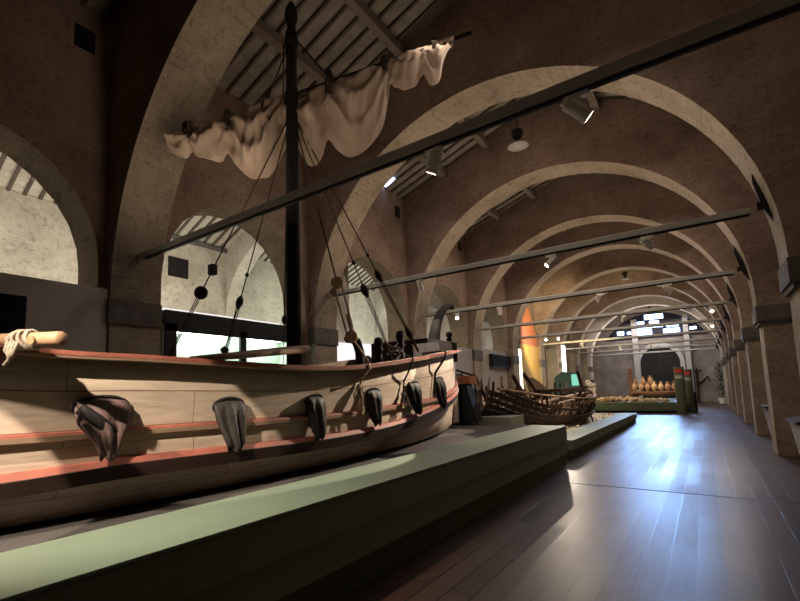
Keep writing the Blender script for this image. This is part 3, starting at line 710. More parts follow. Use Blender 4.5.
# shrouds: rope, upper block, lower tackle
MT = Vector((mx, my, 6.1))
def along(a, b, t): return Vector(a) + (Vector(b)-Vector(a))*t
def disc_block(c, axis, r, t, mt, parent=ship):
    return obj('rigging_block', MB().lathe([(r*.6,-t/2),(r,-t/4),(r,t/4),(r*.6,t/2)], c, 16, axis=axis), M[mt], parent, smooth=False)
def olive(c, axis, r, h, mt, parent=ship):
    return obj('rigging_block', MB().lathe([(r*.15,-h/2),(r*.8,-h/4),(r,0),(r*.8,h/4),(r*.15,h/2)], c, 12, axis=axis), M[mt], parent, smooth=True)
CAMV = Vector((0.6, -0.75, -0.1))
def shroud(end, t1, t2, ball=None, mt='rope', squares=False):
    end = Vector(end); ax = end-MT
    rope([MT, along(MT, end, t2)], 0.010)
    side = ax.cross(CAMV).normalized()
    for k in (-1, 0, 1): rope([along(MT, end, t2)+side*0.025*k, along(MT, end, 0.985)+side*0.012*k], 0.007, mt, name='tackle_fall')
    if ball: olive(along(MT, end, ball), ax, 0.03, 0.09, 'block')
    if squares:
        c = along(MT, end, t1)
        obj('rigging_block', MB().box(tuple(c-Vector((.06,.05,.08))), tuple(c+Vector((.06,.05,.08)))), M['block'], ship, bevel=0.015)
        disc_block(along(MT, end, t2), (0.5,-0.85,0), 0.10, 0.08, 'block')
    else:
        olive(along(MT, end, t2), ax, 0.06, 0.24, 'block')
shroud((-6.33, 3.42, 1.96), 0.63, 0.715, squares=True)
shroud((-6.33, 4.4, 1.96), 0.6, 0.725, ball=0.62)
olive((-6.15, 4.36, 2.33), (0, 0, 1), 0.07, 0.13, 'block'); rope([along(MT, (-6.33, 4.4, 1.96), 0.74), (-6.15, 4.36, 2.33)], 0.012)
end = Vector((-6.33, 5.75, 2.05)); rope([(mx-0.1, my, 6.2), along(MT, end, 0.78)], 0.013); olive(along(MT, end, 0.78), end-MT, 0.055, 0.2, 'block'); rope([along(MT, end, 0.78), end], 0.007, name='tackle_fall')
shroud((-3.70, 5.52, 2.06), 0.6, 0.735, ball=0.627)
E2 = (-3.72, 6.35, 2.18); shroud(E2, 0.6, 0.67, ball=0.585); olive(along(MT, E2, 0.91), Vector(E2)-MT, 0.05, 0.26, 'block')
# near shroud with its pale wooden tackle
e = Vector((-3.60, 4.56, 1.98)); rope([MT, along(MT, e, 0.72)], 0.012)
pb = along(MT, e, 0.725); pl_ = along(MT, e, 0.915)
b1 = disc_block(pb, (0.5,-0.85,0), 0.085, 0.06, 'block_pale'); disc_block(pb + Vector((-0.05, -0.02, -0.13)), (0.5,-0.85,0), 0.055, 0.06, 'block_pale')
disc_block(pl_, (0.5,-0.85,0), 0.085, 0.06, 'block_pale')
sd = Vector((0.85, 0.5, 0))
for k in (-1, 1): rope([pb+sd*0.055*k, pl_+sd*0.05*k], 0.014, 'rope_pale', name='tackle_fall')
obj('tackle_spreader', MB().bar(along(pb, pl_, .6)+sd*.03, along(pb, pl_, .93)+sd*.03, 0.03, 0.05), M['block_pale'], ship)
def hullx(Y, z): # outer skin
    lv = level(Y)
    for (b0, z0), (b1_, z1) in zip(lv, lv[1:]):
        if z <= z0 and z >= z1: return CX + b0 + (b1_-b0)*(z0-z)/(z0-z1)
    return CX + lv[0][0]
Yk = 4.62
rope([pl_, (-3.47, 4.60, 2.0), (-3.46, Yk, 1.9), (hullx(Yk, 1.78)+0.03, Yk-0.02, 1.78), (hullx(4.5, 1.5)+.06, 4.5, 1.5)], 0.013, 'rope_pale', name='lanyard')
def frayed(c, n, L, mt):
    mb = MB()
    for k in range(n):
        p = Vector(c) + Vector((random.uniform(0, .05), random.uniform(-.04, .04), random.uniform(-.02, .02)))
        pts = [p]
        for q in range(5): p = p + Vector((random.uniform(-.015, .02), random.uniform(-.045, .035), -L/5*random.uniform(.6, 1.2))); pts.append(p)
        mb.tube(pts, 0.011, 5)
    mb.lathe([(0.02,-0.04),(0.045,0),(0.02,0.04)], c, 8)
    return obj('rope_end', mb, M[mt], ship)
frayed((hullx(4.55, 1.66)+0.05, 4.53, 1.66), 9, 0.34, 'rope_pale')
rope([(-3.62, 5.74, 2.14), (-3.50, 5.75, 2.10), (-3.50, 5.75, 2.02), (hullx(5.72, 1.75)+.03, 5.71, 1.75), (hullx(5.68, 1.5)+.06, 5.66, 1.5)], 0.014, name='lanyard')
frayed((hullx(5.66, 1.55)+0.06, 5.66, 1.55), 6, 0.2, 'rope')
rope([(-3.70, 6.40, 2.2), (-3.68, 6.9, 2.28), (-3.58, 6.98, 2.27), (-3.60, 6.98, 2.16), (hullx(6.94, 1.9)+.04, 6.94, 1.9), (hullx(6.9, 1.55)+.06, 6.88, 1.55)], 0.022, name='lanyard')
for k in range(7):   # lashings round the shroud feet
    a = k*0.9; c = Vector((-3.70, 5.55+0.05*math.sin(a*2), 2.1+0.03*k))
    if k % 2 == 0: rope([c + Vector((0.08*math.cos(t), 0.11*math.sin(t), 0.04*math.sin(2*t+k))) for t in [2*PI*i/12 for i in range(13)]], 0.012, name='lashing')
# leather oar sleeves hanging over the strake
def sleeve(Y, z_top, w, h, skin, tone2, seed):
    rnd = random.Random(seed); ph = rnd.uniform(0, 6)
    xs = hullx(Y, z_top); rows = []; n = 28
    prof = [(0.0, 0.62, 0.015, 0.02), (0.05, 0.95, 0.035, 0.045), (0.15, 1.0, 0.055, 0.06), (0.3, 0.98, 0.075, 0.065), (0.45, 0.90, 0.09, 0.065), (0.6, 0.80, 0.10, 0.06), (0.75, 0.66, 0.11, 0.055), (0.88, 0.54, 0.115, 0.05), (0.97, 0.46, 0.115, 0.04), (1.0, 0.42, 0.11, 0.03)] if not tone2 else [(0.0, 0.5, 0.02, 0.02), (0.05, 0.82, 0.05, 0.05), (0.15, 0.98, 0.07, 0.075), (0.3, 1.0, 0.09, 0.08), (0.42, 0.97, 0.11, 0.08), (0.55, 0.76, 0.125, 0.075), (0.7, 0.55, 0.13, 0.065), (0.85, 0.40, 0.135, 0.05), (0.97, 0.30, 0.13, 0.04), (1.0, 0.26, 0.125, 0.03)]
    for f, wf, out, tk in prof:
        z = z_top - h*f; xh = max(hullx(Y, z), hullx(Y, z_top)-0.03); row = []
        if z < smooth_lerp(ZST, Y)+.03: xh = max(xh, hullx(Y, z) + 0.0)
        for k in range(n):
            a = 2*PI*k/n
            pl = 1 + 0.42*math.sin(7*a + ph + f*1.2) * min(1, f*3)
            yy = Y + math.cos(a)*w/2*wf*(1+0.05*math.sin(5*a)) + 0.07*w*f*math.sin(ph)
            xx = xh + out + math.sin(a)*tk*pl
            row.append((max(xx, hullx(Y, z)+0.004), yy, z - 0.03*math.cos(a*3+ph)*(f > .9)))
        rows.append(row)
    mb = MB().grid(rows, closed=True); mb.f.append(list(range(n))); mb.mi.append(0); mb.f.append([(len(rows)-1)*n+k for k in range(n)]); mb.mi.append(0)
    s = obj('oar_sleeve', mb, skin, ship, smooth=True)
    ring = [(hullx(Y, z_top-0.1*h)+0.045+0.02*math.sin(a), Y + w*0.49*math.cos(a), z_top - 0.14*h + 0.17*h*math.sin(a)) for a in [2*PI*i/20 for i in range(21)]]
    obj('sleeve_collar', MB().tube(ring, 0.013, 7), M['leather_black'], s, smooth=True)
    if tone2:
        st = [(hullx(Y, z_top-.1)+.085+.10*math.sin(PI*min(1, .18+t*.7)), Y-w*.46+w*1.0*t*0.66, z_top-0.07-h*0.50*t) for t in [i/10 for i in range(11)]]
        obj('strap', MB().tube(st, 0.026, 8, flat=(0.8, 1.6)), M['leather_black'], s, smooth=True)
    return s
SL = [(1.55, 1.61, 0.40, 0.44, 'leather_brown', True), (2.62, 1.57, 0.34, 0.47, 'leather', False), (3.74, 1.58, 0.29, 0.47, 'leather', False), (4.86, 1.64, 0.30, 0.46, 'leather', False), (6.0, 1.74, 0.30, 0.48, 'leather_black', False), (7.15, 1.82, 0.30, 0.52, 'leather_black', False)]
for k, (Y, zt, w, h, skin, t2) in enumerate(SL): sleeve(Y, zt, w, h, M[skin], t2, k+3)
# thin pale drip cords under two sleeves
for Y in (2.66, 3.8): rope([(hullx(Y, 1.0)+.10, Y, 1.02), (hullx(Y, .72)+.07, Y, 0.74)], 0.005, 'rope_pale', name='cord')

# things lying on the ship
t = thing('steering_pole', (-3.9, 0.4, 1.95), 'thick peeled wooden pole with white rope lashing at the left edge', 'pole')
pa, pb_ = Vector((-4.75, 0.62, 2.05)), Vector((-3.22, 1.105, 1.985)); pd = (pb_-pa).normalized()
obj('shaft', MB().tube([pa, pb_ - pd*0.02, pb_], [0.047, 0.047, 0.041], 18), M['pale_wood'], t, smooth=True)
pc = pb_ - pd*0.19
obj('peg', MB().tube([pc + Vector((0.0, -0.03, -0.005)), pc + Vector((0.02, -0.065, -0.012))], 0.026, 14), M['pale_wood'], t)
mb = MB(); c0 = pb_ - pd*0.33
for k in range(5):
    a0 = k*0.035-0.07
    mb.tube([c0 + pd*(a0 + 0.03*math.sin(a*1.0+k)) + Vector((0, 0.058*math.cos(a), 0.058*math.sin(a))) for a in [2*PI*i/16 for i in range(17)]], 0.013, 6)
for k in range(4):
    p = c0 + Vector((0.01, -0.06, -0.02)) + pd*(0.03*k-0.06)
    mb.tube([p, p+Vector((0.02, -0.02, -0.05)), p+Vector((0.01, 0.01-.02*k, -0.10)), p+Vector((0.015, -0.02, -0.15+.02*k))], 0.012, 6)
obj('rope_lashing', mb, M['rope_white'], t, smooth=True)
t = thing('wooden_spar', (-4.1, 2.7, 1.97), 'long brown wooden spar with a hollow end resting on the ship rail before the mast', 'spar')
obj('shaft', MB().tube([(-3.82, 2.35, 1.95), (-4.0, 3.0, 2.03), (-4.2, 3.75, 2.13), (-4.38, 4.42, 2.215)], [0.03, 0.048, 0.058, 0.062], 16, flat=(1.1, 0.85)), M['spar'], t, smooth=True)
obj('end_hollow', MB().tube([(-4.385, 4.43, 2.217), (-4.39, 4.45, 2.219)], 0.042, 14), M['void'], t)

# ------------------------------------------------------------------ display bed, benches
tag(obj('display_bed', MB().box((-7.8, -3, 0), (-3.12, 11.2, BED)), M['bed']), 'low dark grey cloth covered platform under the ship', 'platform')
t = thing('display_bench', (-2.8, 3.0, 0), 'long sage green stepped bench along the ship, nearer and taller one', 'bench')
xf = -2.42
obj('seat_board', MB().box((-3.12, -3, 0.775), (xf+0.02, 9.95, 0.80)), M['green'], t, bevel=0.004)
obj('upper_tier', MB().box((-3.10, -3, 0.50), (xf+0.015, 9.94, 0.772)), M['green'], t, bevel=0.004)
obj('middle_tier', MB().box((-3.10, -3, 0.24), (xf-0.0, 9.92, 0.497)), M['green'], t, bevel=0.004)
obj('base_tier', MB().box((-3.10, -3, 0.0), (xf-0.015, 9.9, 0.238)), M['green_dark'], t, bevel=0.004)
t = thing('display_bench', (-2.8, 16, 0), 'low sage green bench beside the dark wreck, farther and lower one', 'bench')
obj('seat_board', MB().box((-3.12, 10.8, 0.385), (-2.49, 22.3, 0.41)), M['green'], t, bevel=0.004)
obj('upper_tier', MB().box((-3.10, 10.81, 0.19), (-2.50, 22.28, 0.38)), M['green'], t, bevel=0.004)
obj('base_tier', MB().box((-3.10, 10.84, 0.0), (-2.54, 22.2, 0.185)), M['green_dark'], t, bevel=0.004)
tag(obj('sand_bed', MB().box((-7.8, 11.25, 0), (-3.14, 24.0, 0.30)), M['sand']), 'pale sand bed under the dark wreck behind the low bench', 'platform')
mb = MB()
for k in range(90):
    x = random.uniform(-4.6, -3.2); y = random.uniform(14.5, 23.5); r = random.uniform(.03, .08)
    mb.lathe([(r*.3,-r*.4),(r,0),(r*.8,r*.4),(r*.2,r*.6)], (x, y, 0.30+r*.3), 6, axis=(random.uniform(-.5,.5), random.uniform(-.5,.5), 1))
tag(obj('beach_pebbles', mb, M['sand']), 'loose pale pebbles on the sand beside the low bench', 'pebbles', kind='stuff')
mb = MB().box((-6.3, 11.5, 0.3), (-4.1, 12.6, 0.60)).box((-6.25, 11.55, 0.60), (-4.15, 12.6, 0.86))
tag(obj('stepped_plinth', mb, M['plinth'], bevel=0.01), 'pale grey two step plinth under the near end of the dark wreck', 'plinth')

# black case with an orange top behind the bow
t = thing('display_cabinet', (-5.5, 11.0, BED), 'black cabinet with an orange top between the bow and the dark wreck', 'cabinet')
obj('body', MB().box((-6.4, 10.75, BED), (-5.10, 11.12, 1.74)).add([(-5.18,10.75,1.74),(-4.98,10.75,1.74),(-4.72,10.75,BED+.1),(-5.18,10.75,BED),(-5.18,11.12,1.74),(-4.98,11.12,1.74),(-4.72,11.12,BED+.1),(-5.18,11.12,BED)], [(0,1,2,3),(7,6,5,4),(0,4,5,1),(1,5,6,2),(2,6,7,3),(3,7,4,0)]), M['black'], t)
obj('top_board', MB().box((-6.42, 10.72, 1.74), (-4.86, 11.15, 1.95)), M['orange'], t, bevel=0.005)
t = thing('handrail', (-6.2, 11.3, BED), 'dark metal handrail standing behind the orange topped cabinet', 'railing')
obj('top_rail', MB().tube([(-6.6, 11.3, 2.13), (-5.5, 11.32, 2.13), (-4.95, 11.35, 1.95)], 0.03, 8), M['black'], t)
obj('mid_rail', MB().tube([(-6.6, 11.3, 2.03), (-5.5, 11.32, 2.03), (-4.95, 11.35, 1.85)], 0.018, 8), M['black'], t)
for x, z in ((-6.5, 2.13), (-5.55, 2.13), (-4.97, 1.95)): obj('post', MB().tube([(x, 11.32, 0.3), (x, 11.32, z)], 0.022, 8), M['black'], t)

# ------------------------------------------------------------------ the wreck
wr = thing('ship_wreck', (-4.6, 15.8, 0.30), 'dark broken remains of an ancient wooden boat with bare ribs behind the low bench', 'wreck')
WA, WB_ = Vector((-5.5, 11.75, 0)), Vector((-3.85, 19.9, 0)); WD = (WB_-WA); WLn = WD.length; WD.normalize(); WX = Vector((WD.y, -WD.x, 0))
def wpt(u, b, z): return WA + WD*(u*WLn) + WX*b + Vector((0, 0, z))
def wb(u): return 1.34*max(0.02, 1-abs((u-0.42)/0.60)**2.4)
ZBOT = [(0, 0.88), (0.15, 0.60), (0.35, 0.38), (0.75, 0.36), (0.9, 0.48), (1.0, 0.85)]
NEAR = [(0, 1.95), (0.06, 1.80), (0.15, 1.45), (0.3, 1.18), (0.5, 1.02), (0.7, 1.02), (0.85, 1.18), (0.95, 1.42), (1.0, 1.58)]
FAR = [(0, 2.0), (0.12, 1.85), (0.3, 1.5), (0.6, 1.40), (0.8, 1.45), (1.0, 1.55)]
def wsec(u, t, side):
    """t 0 keel .. 1 rail"""
    zb = smooth_lerp(ZBOT, u); zt = smooth_lerp(NEAR if side > 0 else FAR, u)
    b = wb(u)*math.sin(t*PI/2)**0.75; z = zb + (zt-zb)*(t**2.1)
    return b*side, z
TS = [0, .18, .34, .48, .61, .73, .84, .93]
for side in (1, -1):
    for i, (ta, tb) in enumerate(zip(TS, TS[1:])):
        cuts = sorted([0.0, 1.0] + [random.uniform(.15, .85) for _ in range(1 if i < 5 else 2)])
        for a, b in zip(cuts, cuts[1:]):
            a2, b2 = a+0.006, b-0.006
            if i >= 5 and side > 0 and 0.42 < (a+b)/2 < 0.75: continue
            if i >= 5: a2 += random.uniform(0, .06); b2 -= random.uniform(0, .06)
            if b2-a2 < .05: continue
            n = max(3, int((b2-a2)*28)); r0, r1 = [], []
            for k in range(n+1):
                u = a2 + (b2-a2)*k/n
                p = wsec(u, ta+.012, side); q = wsec(u, tb-.012+0.03*noise.noise(Vector((u*9, i, side)))*(i > 3), side)
                r0.append(wpt(u, *p)); r1.append(wpt(u, *q))
            o = obj('strake_plank', MB().grid([r0, r1]), M['wreck'], wr)
            so = o.modifiers.new('s', 'SOLIDIFY'); so.thickness = 0.045; so.offset = 0
for k in range(30):
    u = 0.03 + 0.93*k/29
    for side in (1, -1):
        tmax = random.uniform(.86, 1.06) if side > 0 else random.uniform(.9, 1.12)
        pts = []
        for j in range(9):
            t_ = tmax*j/8; b, z = wsec(u, t_, side); pts.append(wpt(u + 0.004*noise.noise(Vector((k, j, side))), b*0.95 - 0.02*side, z+0.05))
        obj('frame_rib', MB().tube(pts, 0.042, 6, flat=(1, .8)), M['wreck_pale'] if random.random() < .22 else M['wreck'], wr)
obj('keel', MB().tube([wpt(u, 0, smooth_lerp(ZBOT, u)-.02) for u in [i/12 for i in range(13)]], 0.07, 8), M['wreck'], wr)
# clamps and stringers
obj('stringer', MB().tube([wpt(u, wb(u)*0.97, smooth_lerp([(0.04, 1.60), (.2, 1.42), (.5, 1.24), (.8, 1.22), (.97, 1.45)], u)) for u in [0.04+.93*i/16 for i in range(17)]], 0.05, 6, flat=(1.2, .7)), M['wreck_pale'], wr)
obj('stringer', MB().tube([wpt(u, -wb(u)*0.9, smooth_lerp(FAR, u)) for u in [0.02+.95*i/16 for i in range(17)]], 0.05, 6), M['wreck'], wr)
for k in range(38):
    u = random.uniform(.08, .92); b = random.uniform(-.7, .75)*wb(u); u2 = u + random.uniform(-.12, .12); b2 = b + random.uniform(-.5, .5)
    z1 = random.uniform(.85, 1.2); z2 = random.uniform(.95, 1.45)
    obj('loose_timber', MB().bar(wpt(u, b, z1), wpt(u2, b2, z2), random.uniform(.05, .1), random.uniform(.03, .06)), M['wreck_pale'] if random.random() < .45 else M['wreck'], wr)
for k in range(16):   # splintered near end
    b = -0.6 + 0.075*k; z = random.uniform(1.1, 1.4)
    obj('splintered_end', MB().tube([wpt(0.02+random.uniform(0, .06), b, z), wpt(random.uniform(-.01, .05), b+random.uniform(-.06, .1), z+random.uniform(.25, .45)), wpt(random.uniform(-.02, .07), b+random.uniform(-.1, .12), z+random.uniform(.5, .8))], [0.05, 0.045, 0.015], 6), M['wreck_pale'] if k % 2 else M['wreck'], wr)
for k in range(9):  # pale cross pieces glimpsed between the ribs on the near side
    u = 0.42 + 0.045*k
    obj('cross_timber', MB().bar(wpt(u, wb(u)*.62, .66), wpt(u+.03, wb(u)*.95, 1.14), .05, .05), M['crust'] if k % 3 == 0 else M['wreck_pale'], wr)
# tall standing frames on the far side near the stem, a dark box between them
for u, b, z, lean in ((.52, -.75, 2.05, -.055), (.62, -.7, 2.12, -.075), (.985, -.25, 2.25, -.03)):
    obj('standing_frame', MB().tube([wpt(u+.06, b*.7, .8), wpt(u+.02, b, 1.4), wpt(u+lean, b, z)], [.07, .065, .055], 8, flat=(1, 1.4)), M['wreck'], wr)
obj('side_panel', MB().grid([[wpt(.60, -.72, 1.3), wpt(.64, -.72, 1.3), wpt(.78, -.6, 1.25)], [wpt(.56, -.74, 1.95), wpt(.62, -.74, 1.98), wpt(.70, -.7, 1.7)]]), M['wreck_pale'], wr).modifiers.new('s', 'SOLIDIFY').thickness = .05
obj('deck_beam', MB().bar(wpt(.64, -.6, 1.45), wpt(.98, -.2, 1.50), .22, .14), M['wreck'], wr)
obj('deck_plank', MB().bar(wpt(.48, .25, 1.12), wpt(.93, .12, 1.36), .26, .05), M['wreck_pale'], wr)
obj('deck_plank', MB().bar(wpt(.50, .62, 1.04), wpt(.90, .42, 1.26), .16, .05), M['wreck_pale'], wr)
obj('stem_post', MB().tube([wpt(.93, 0, .42), wpt(1.0, 0, .62), wpt(1.035, 0, 1.0), wpt(1.05, 0, 1.5), wpt(1.045, 0, 1.86)], [.08, .1, .1, .09, .06], 10), M['wreck'], wr, smooth=True)
mb = MB()
for k in range(9): mb.lathe([(.02,-.1),(.13,-.04),(.15,.04),(.03,.12)], wpt(.98+random.uniform(-.035, .035), random.uniform(-.1, .22), 1.60+random.uniform(-.18, .14)), 7, axis=(random.uniform(-1,1), random.uniform(-1,1), .6))
obj('stem_head', mb, M['crust'], wr)
for u, b in ((.2, .6), (.5, .9), (.8, .75), (.35, -.8), (.7, -.8)):
    obj('cradle_leg', MB().tube([wpt(u, b, .301), wpt(u, b*.9, .60)], .03, 8), M['black'], wr)

# ------------------------------------------------------------------ panels and cases in the left arcade
t = thing('display_wall', (-7.9, 1.5, 0), 'plain grey display wall left of the first pier with a dark screen', 'wall panel')
obj('board', MB().box((-8.0, -0.6, 0), (-7.88, 3.33, 3.42)), M['panel'], t)
obj('screen', MB().box((-7.88, 0.9, 2.2), (-7.85, 2.22, 3.12)), M['screen'], t, bevel=0.006)
t = thing('display_case', (-8.4, 6.1, 0), 'black framed glass display case with mint lit interior behind the mast', 'display case')
y0_, y1_ = 4.45, 7.95; xf_ = -8.10; xb_ = -8.85
obj('base', MB().box((xb_, y0_, 0), (xf_, y1_, 2.05)), M['black'], t)
obj('top_box', MB().box((xb_, y0_, 2.98), (xf_, y1_, 3.26)), M['black'], t)
obj('frame', MB().box((xf_-.05, y0_, 2.05), (xf_+.01, 4.67, 3.0)).box((xf_-.05, 6.14, 2.05), (xf_+.01, 6.30, 3.0)).box((xf_-.05, 7.75, 2.05), (xf_+.01, y1_, 3.0)).box((xf_-.05, y0_, 2.86), (xf_+.01, y1_, 3.0)), M['black'], t)
obj('lining', MB().box((xb_, y0_, 2.05), (xb_+.04, y1_, 2.98)).box((xb_, y0_, 2.05), (xf_-.06, y0_+.04, 2.98)).box((xb_, 6.2, 2.05), (xf_-.06, 6.24, 2.98)).box((xb_, y1_-.04, 2.05), (xf_-.06, y1_, 2.98)).box((xb_, y0_, 2.05), (xf_-.06, y1_, 2.08)), M['case_in'], t)
obj('strip_lamp', MB().box((xb_+.1, 4.7, 2.92), (xf_-.12, 6.1, 2.97)).box((xb_+.1, 6.32, 2.92), (xf_-.12, 7.7, 2.97)), M['case_glow'], t)
obj('glow_ledge', MB().box((xb_-.04, y0_, 3.26), (xb_, y1_, 3.445)), M['counter'], t)  # brightness of the lit case edge put in as glow
for y, col, lab in ((5.55, 'terracotta', 'small orange pot on the floor of the lit display case'), (5.1, 'terracotta_pale', 'tiny pale jar at the left in the lit display case')):
    tag(obj('clay_pot', MB().lathe([(.05,0),(.10,.08),(.11,.16),(.07,.24),(.08,.27)], (-8.45, y, 2.08), 14), M[col], smooth=True), lab, 'pot')
t = thing('light_desk', (-8.3, 10.2, 0), 'white backlit display desk seen behind the ship rail beside the pier', 'display desk')
obj('panel', MB().box((-8.5, 9.48, 1.6), (-8.2, 10.5, 3.02)), M['counter'], t)
obj('side_panel', MB().box((-8.5, 10.56, 2.72), (-8.2, 11.4, 3.06)), M['counter'], t)
obj('leg', MB().box((-8.5, 9.5, 0), (-8.3, 9.62, 1.6)), M['black'], t); obj('leg', MB().box((-8.5, 10.3, 0), (-8.3, 10.45, 1.6)), M['black'], t); obj('leg', MB().box((-8.5, 10.95, 0), (-8.3, 11.1, 2.72)), M['black'], t)
t = thing('display_wall', (-8.0, 16, 0), 'pale grey display board behind the bow, between the third and fourth piers', 'wall panel')
obj('board', MB().box((-8.04, 13.95, 0), (-7.92, 17.88, 3.32)), M['panel_light'], t)
t = thing('display_wall', (-8.2, 20.6, 0), 'pale grey display board with a dark wide monitor on it', 'wall panel')
obj('board', MB().box((-8.3, 18.8, 0), (-8.15, 22.6, 3.45)), M['panel_light'], t)
t = thing('wall_monitor', (-7.9, 21.6, 2.6), 'wide dark flat monitor on the pale board behind the dark wreck', 'monitor')
obj('casing', MB().box((-8.14, 20.25, 2.62), (-7.95, 22.70, 3.24)), M['black'], t, bevel=0.01)
obj('screen', MB().box((-7.95, 20.3, 2.67), (-7.94, 22.65, 3.19)), M['screen'], t)
t = thing('display_wall', (-8.3, 26, 0), 'tall yellow display board with an orange upper part filling one arch', 'wall panel')
obj('board', MB().box((-8.04, 24.45, 0), (-7.97, 27.55, 4.02)), M['yellow'], t)
ub = [(24.5, 4.02), (27.5, 4.02), (27.4, 4.8), (26.2, 6.2), (25.3, 6.5), (24.6, 5.6)]
obj('upper_board', MB().add([(-8.03, y, z) for y, z in ub] + [(-7.98, y, z) for y, z in ub], [(0,1,2,3,4,5), (11,10,9,8,7,6)] + [(i, (i+1) % 6, 6+(i+1) % 6, 6+i) for i in range(6)]), M['orange'], t)
obj('lit_jamb_strip', MB().box((-8.04, 24.02, 0.5), (-7.97, 24.4, 3.7)), M['white_glow'], t)  # lit jamb edge of the opening, its light put in as glow
t = thing('info_kiosk', (-5.7, 25.5, 0), 'teal information stand with a glowing cyan screen behind the wreck', 'kiosk')
obj('board', MB().add([(-6.6,25.45,0),(-5.35,25.45,0),(-5.35,25.45,2.30),(-6.2,25.45,2.42),(-6.6,25.45,2.1),(-6.6,25.6,0),(-5.35,25.6,0),(-5.35,25.6,2.30),(-6.2,25.6,2.42),(-6.6,25.6,2.1)], [(0,1,2,3,4),(9,8,7,6,5),(0,5,6,1),(1,6,7,2),(2,7,8,3),(3,8,9,4),(4,9,5,0)]), M['teal'], t)
obj('screen', MB().box((-5.72, 25.40, 1.65), (-5.38, 25.45, 2.25)), M['teal_glow'], t)
tag(obj('white_banner', MB().box((-7.72, 32.0, 0.4), (-7.64, 32.75, 4.4)).box((-7.78, 31.9, 0), (-7.56, 32.85, 0.4)), M['white_glow']), 'bright white lit banner beyond the teal stand at the left wall', 'banner')

# right side: info lecterns between the piers
def lectern(x, y, lab):
    t = thing('info_lectern', (x, y, 0), lab, 'lectern', 'info lecterns along the right wall')
    mb = MB(); 
    vs = [(x+0.02,y-.55,0),(x+.30,y-.55,0),(x+.34,y-.55,.98),(x-.12,y-.55,.93)]; vs += [(a, b+1.1, c) for a, b, c in vs]
    mb.add(vs, [(0,1,2,3),(7,6,5,4),(0,4,5,1),(1,5,6,2),(2,6,7,3),(3,7,4,0)])
    obj('body', mb, M['panel_light'], t)
    vs = [(x-.16,y-.6,.93),(x+.36,y-.6,.985),(x+.36,y-.6,1.03),(x-.16,y-.6,.975)]; vs += [(a, b+1.2, c) for a, b, c in vs]
    obj('slanted_top', MB().add(vs, [(0,1,2,3),(7,6,5,4),(0,4,5,1),(1,5,6,2),(2,6,7,3),(3,7,4,0)]), M['black'], t)
lectern(1.20, 9.85, 'grey information lectern with a dark top at the right edge before the first pier')
lectern(1.28, 15.4, 'grey information lectern half hidden behind the nearest right pier')

# ------------------------------------------------------------------ far end: platform, amphora rack, columns
t = thing('display_platform', (-4.4, 33, 0), 'low olive green platform crossing the hall at the far end', 'platform')
obj('plinth', MB().box((-7.5, 29.7, 0), (-1.1, 37, 0.14)), M['black'], t)
obj('body', MB().box((-7.5, 29.6, 0.14), (-1.06, 37, 0.62)), M['green_dark'], t, bevel=0.01)
mb = MB()
for k in range(240):
    x = random.uniform(-5.6, -1.8); y = 30.1 + abs(random.gauss(0, 1.1)); r = random.uniform(.05, .17); h = .62 + max(0, .22-abs(x+4.6)*.1)*random.random()
    mb.lathe([(r*.3,-r*.5),(r,0),(r*.8,r*.4),(r*.2,r*.7)], (x, min(y, 32.8), h+r*.3), 6, axis=(random.uniform(-1,1), random.uniform(-1,1), .8))
tag(obj('pottery_rubble', mb, [M['terracotta_pale']]), 'heap of pale broken pottery spread on the far green platform', 'pottery heap', kind='stuff')
t = thing('amphora_rack', (-2.6, 34, 0.62), 'brown wooden ship shaped rack loaded with clay amphorae', 'rack')
mb = MB()
rows = []
for i in range(13):
    x = -4.1 + 3.1*i/12; e = abs(i-6)/6
    rows.append([(x, 33.6+.25*e**2, .90+.25*e**3), (x, 33.45+.2*e**2, 1.12+.12*e**3), (x, 33.5+.2*e**2, 1.14+.12*e**3), (x, 34.6, 1.14+.12*e**3), (x, 34.6, .9)])
mb.grid(rows); obj('hull_side', mb, M['rack'], t, smooth=True)
obj('shelf', MB().box((-4.05, 33.55, 1.05), (-1.05, 34.6, 1.12)), M['rack'], t)
obj('end_post', MB().box((-4.15, 34.3, .62), (-3.95, 34.6, 2.7)), M['rack'], t)
obj('back_rail', MB().box((-4.0, 34.5, 1.3), (-1.05, 34.6, 1.5)), M['rack'], t)
for x in (-3.7, -2.55, -1.4): obj('leg', MB().box((x-.08, 33.75, .62), (x+.08, 34.5, 1.05)), M['black'], t)
def amphora(c, s, lab, pale):
    t = thing('amphora', c, lab, 'amphora', 'amphorae on the far rack')
    x, y, z = c
    pr = [(.03,0),(.08,.05),(.17,.22),(.205,.42),(.19,.56),(.10,.66),(.065,.72),(.06,.84),(.085,.88),(.075,.90)]
    obj('body', MB().lathe([(r*s, h*s) for r, h in pr], c, 14), M['terracotta_pale' if pale else 'terracotta'], t, smooth=True)
    for q in (-1, 1): obj('handle', MB().tube([(x+q*.065*s, y, z+.83*s), (x+q*.15*s, y, z+.80*s), (x+q*.165*s, y, z+.62*s), (x+q*.14*s, y, z+.57*s)], .017*s, 6), M['terracotta'], t, smooth=True)
ordn = ['leftmost', 'second from the left', 'third from the left', 'fourth from the left', 'fifth from the left', 'sixth from the left', 'seventh from the left', 'rightmost, half behind the green column']
for k in range(8): amphora((-3.78 + .365*k, 33.85, 1.12), .72 if k % 3 else .78, 'clay amphora in the front row of the rack, ' + ordn[k], k in (3, 4))
for k, nm in enumerate(('left', 'middle', 'right')): amphora((-3.75+.42*k, 34.3, 1.47 + (.08 if k == 2 else 0)), .72, 'clay amphora in the raised back row of the rack, %s of three' % nm, False)
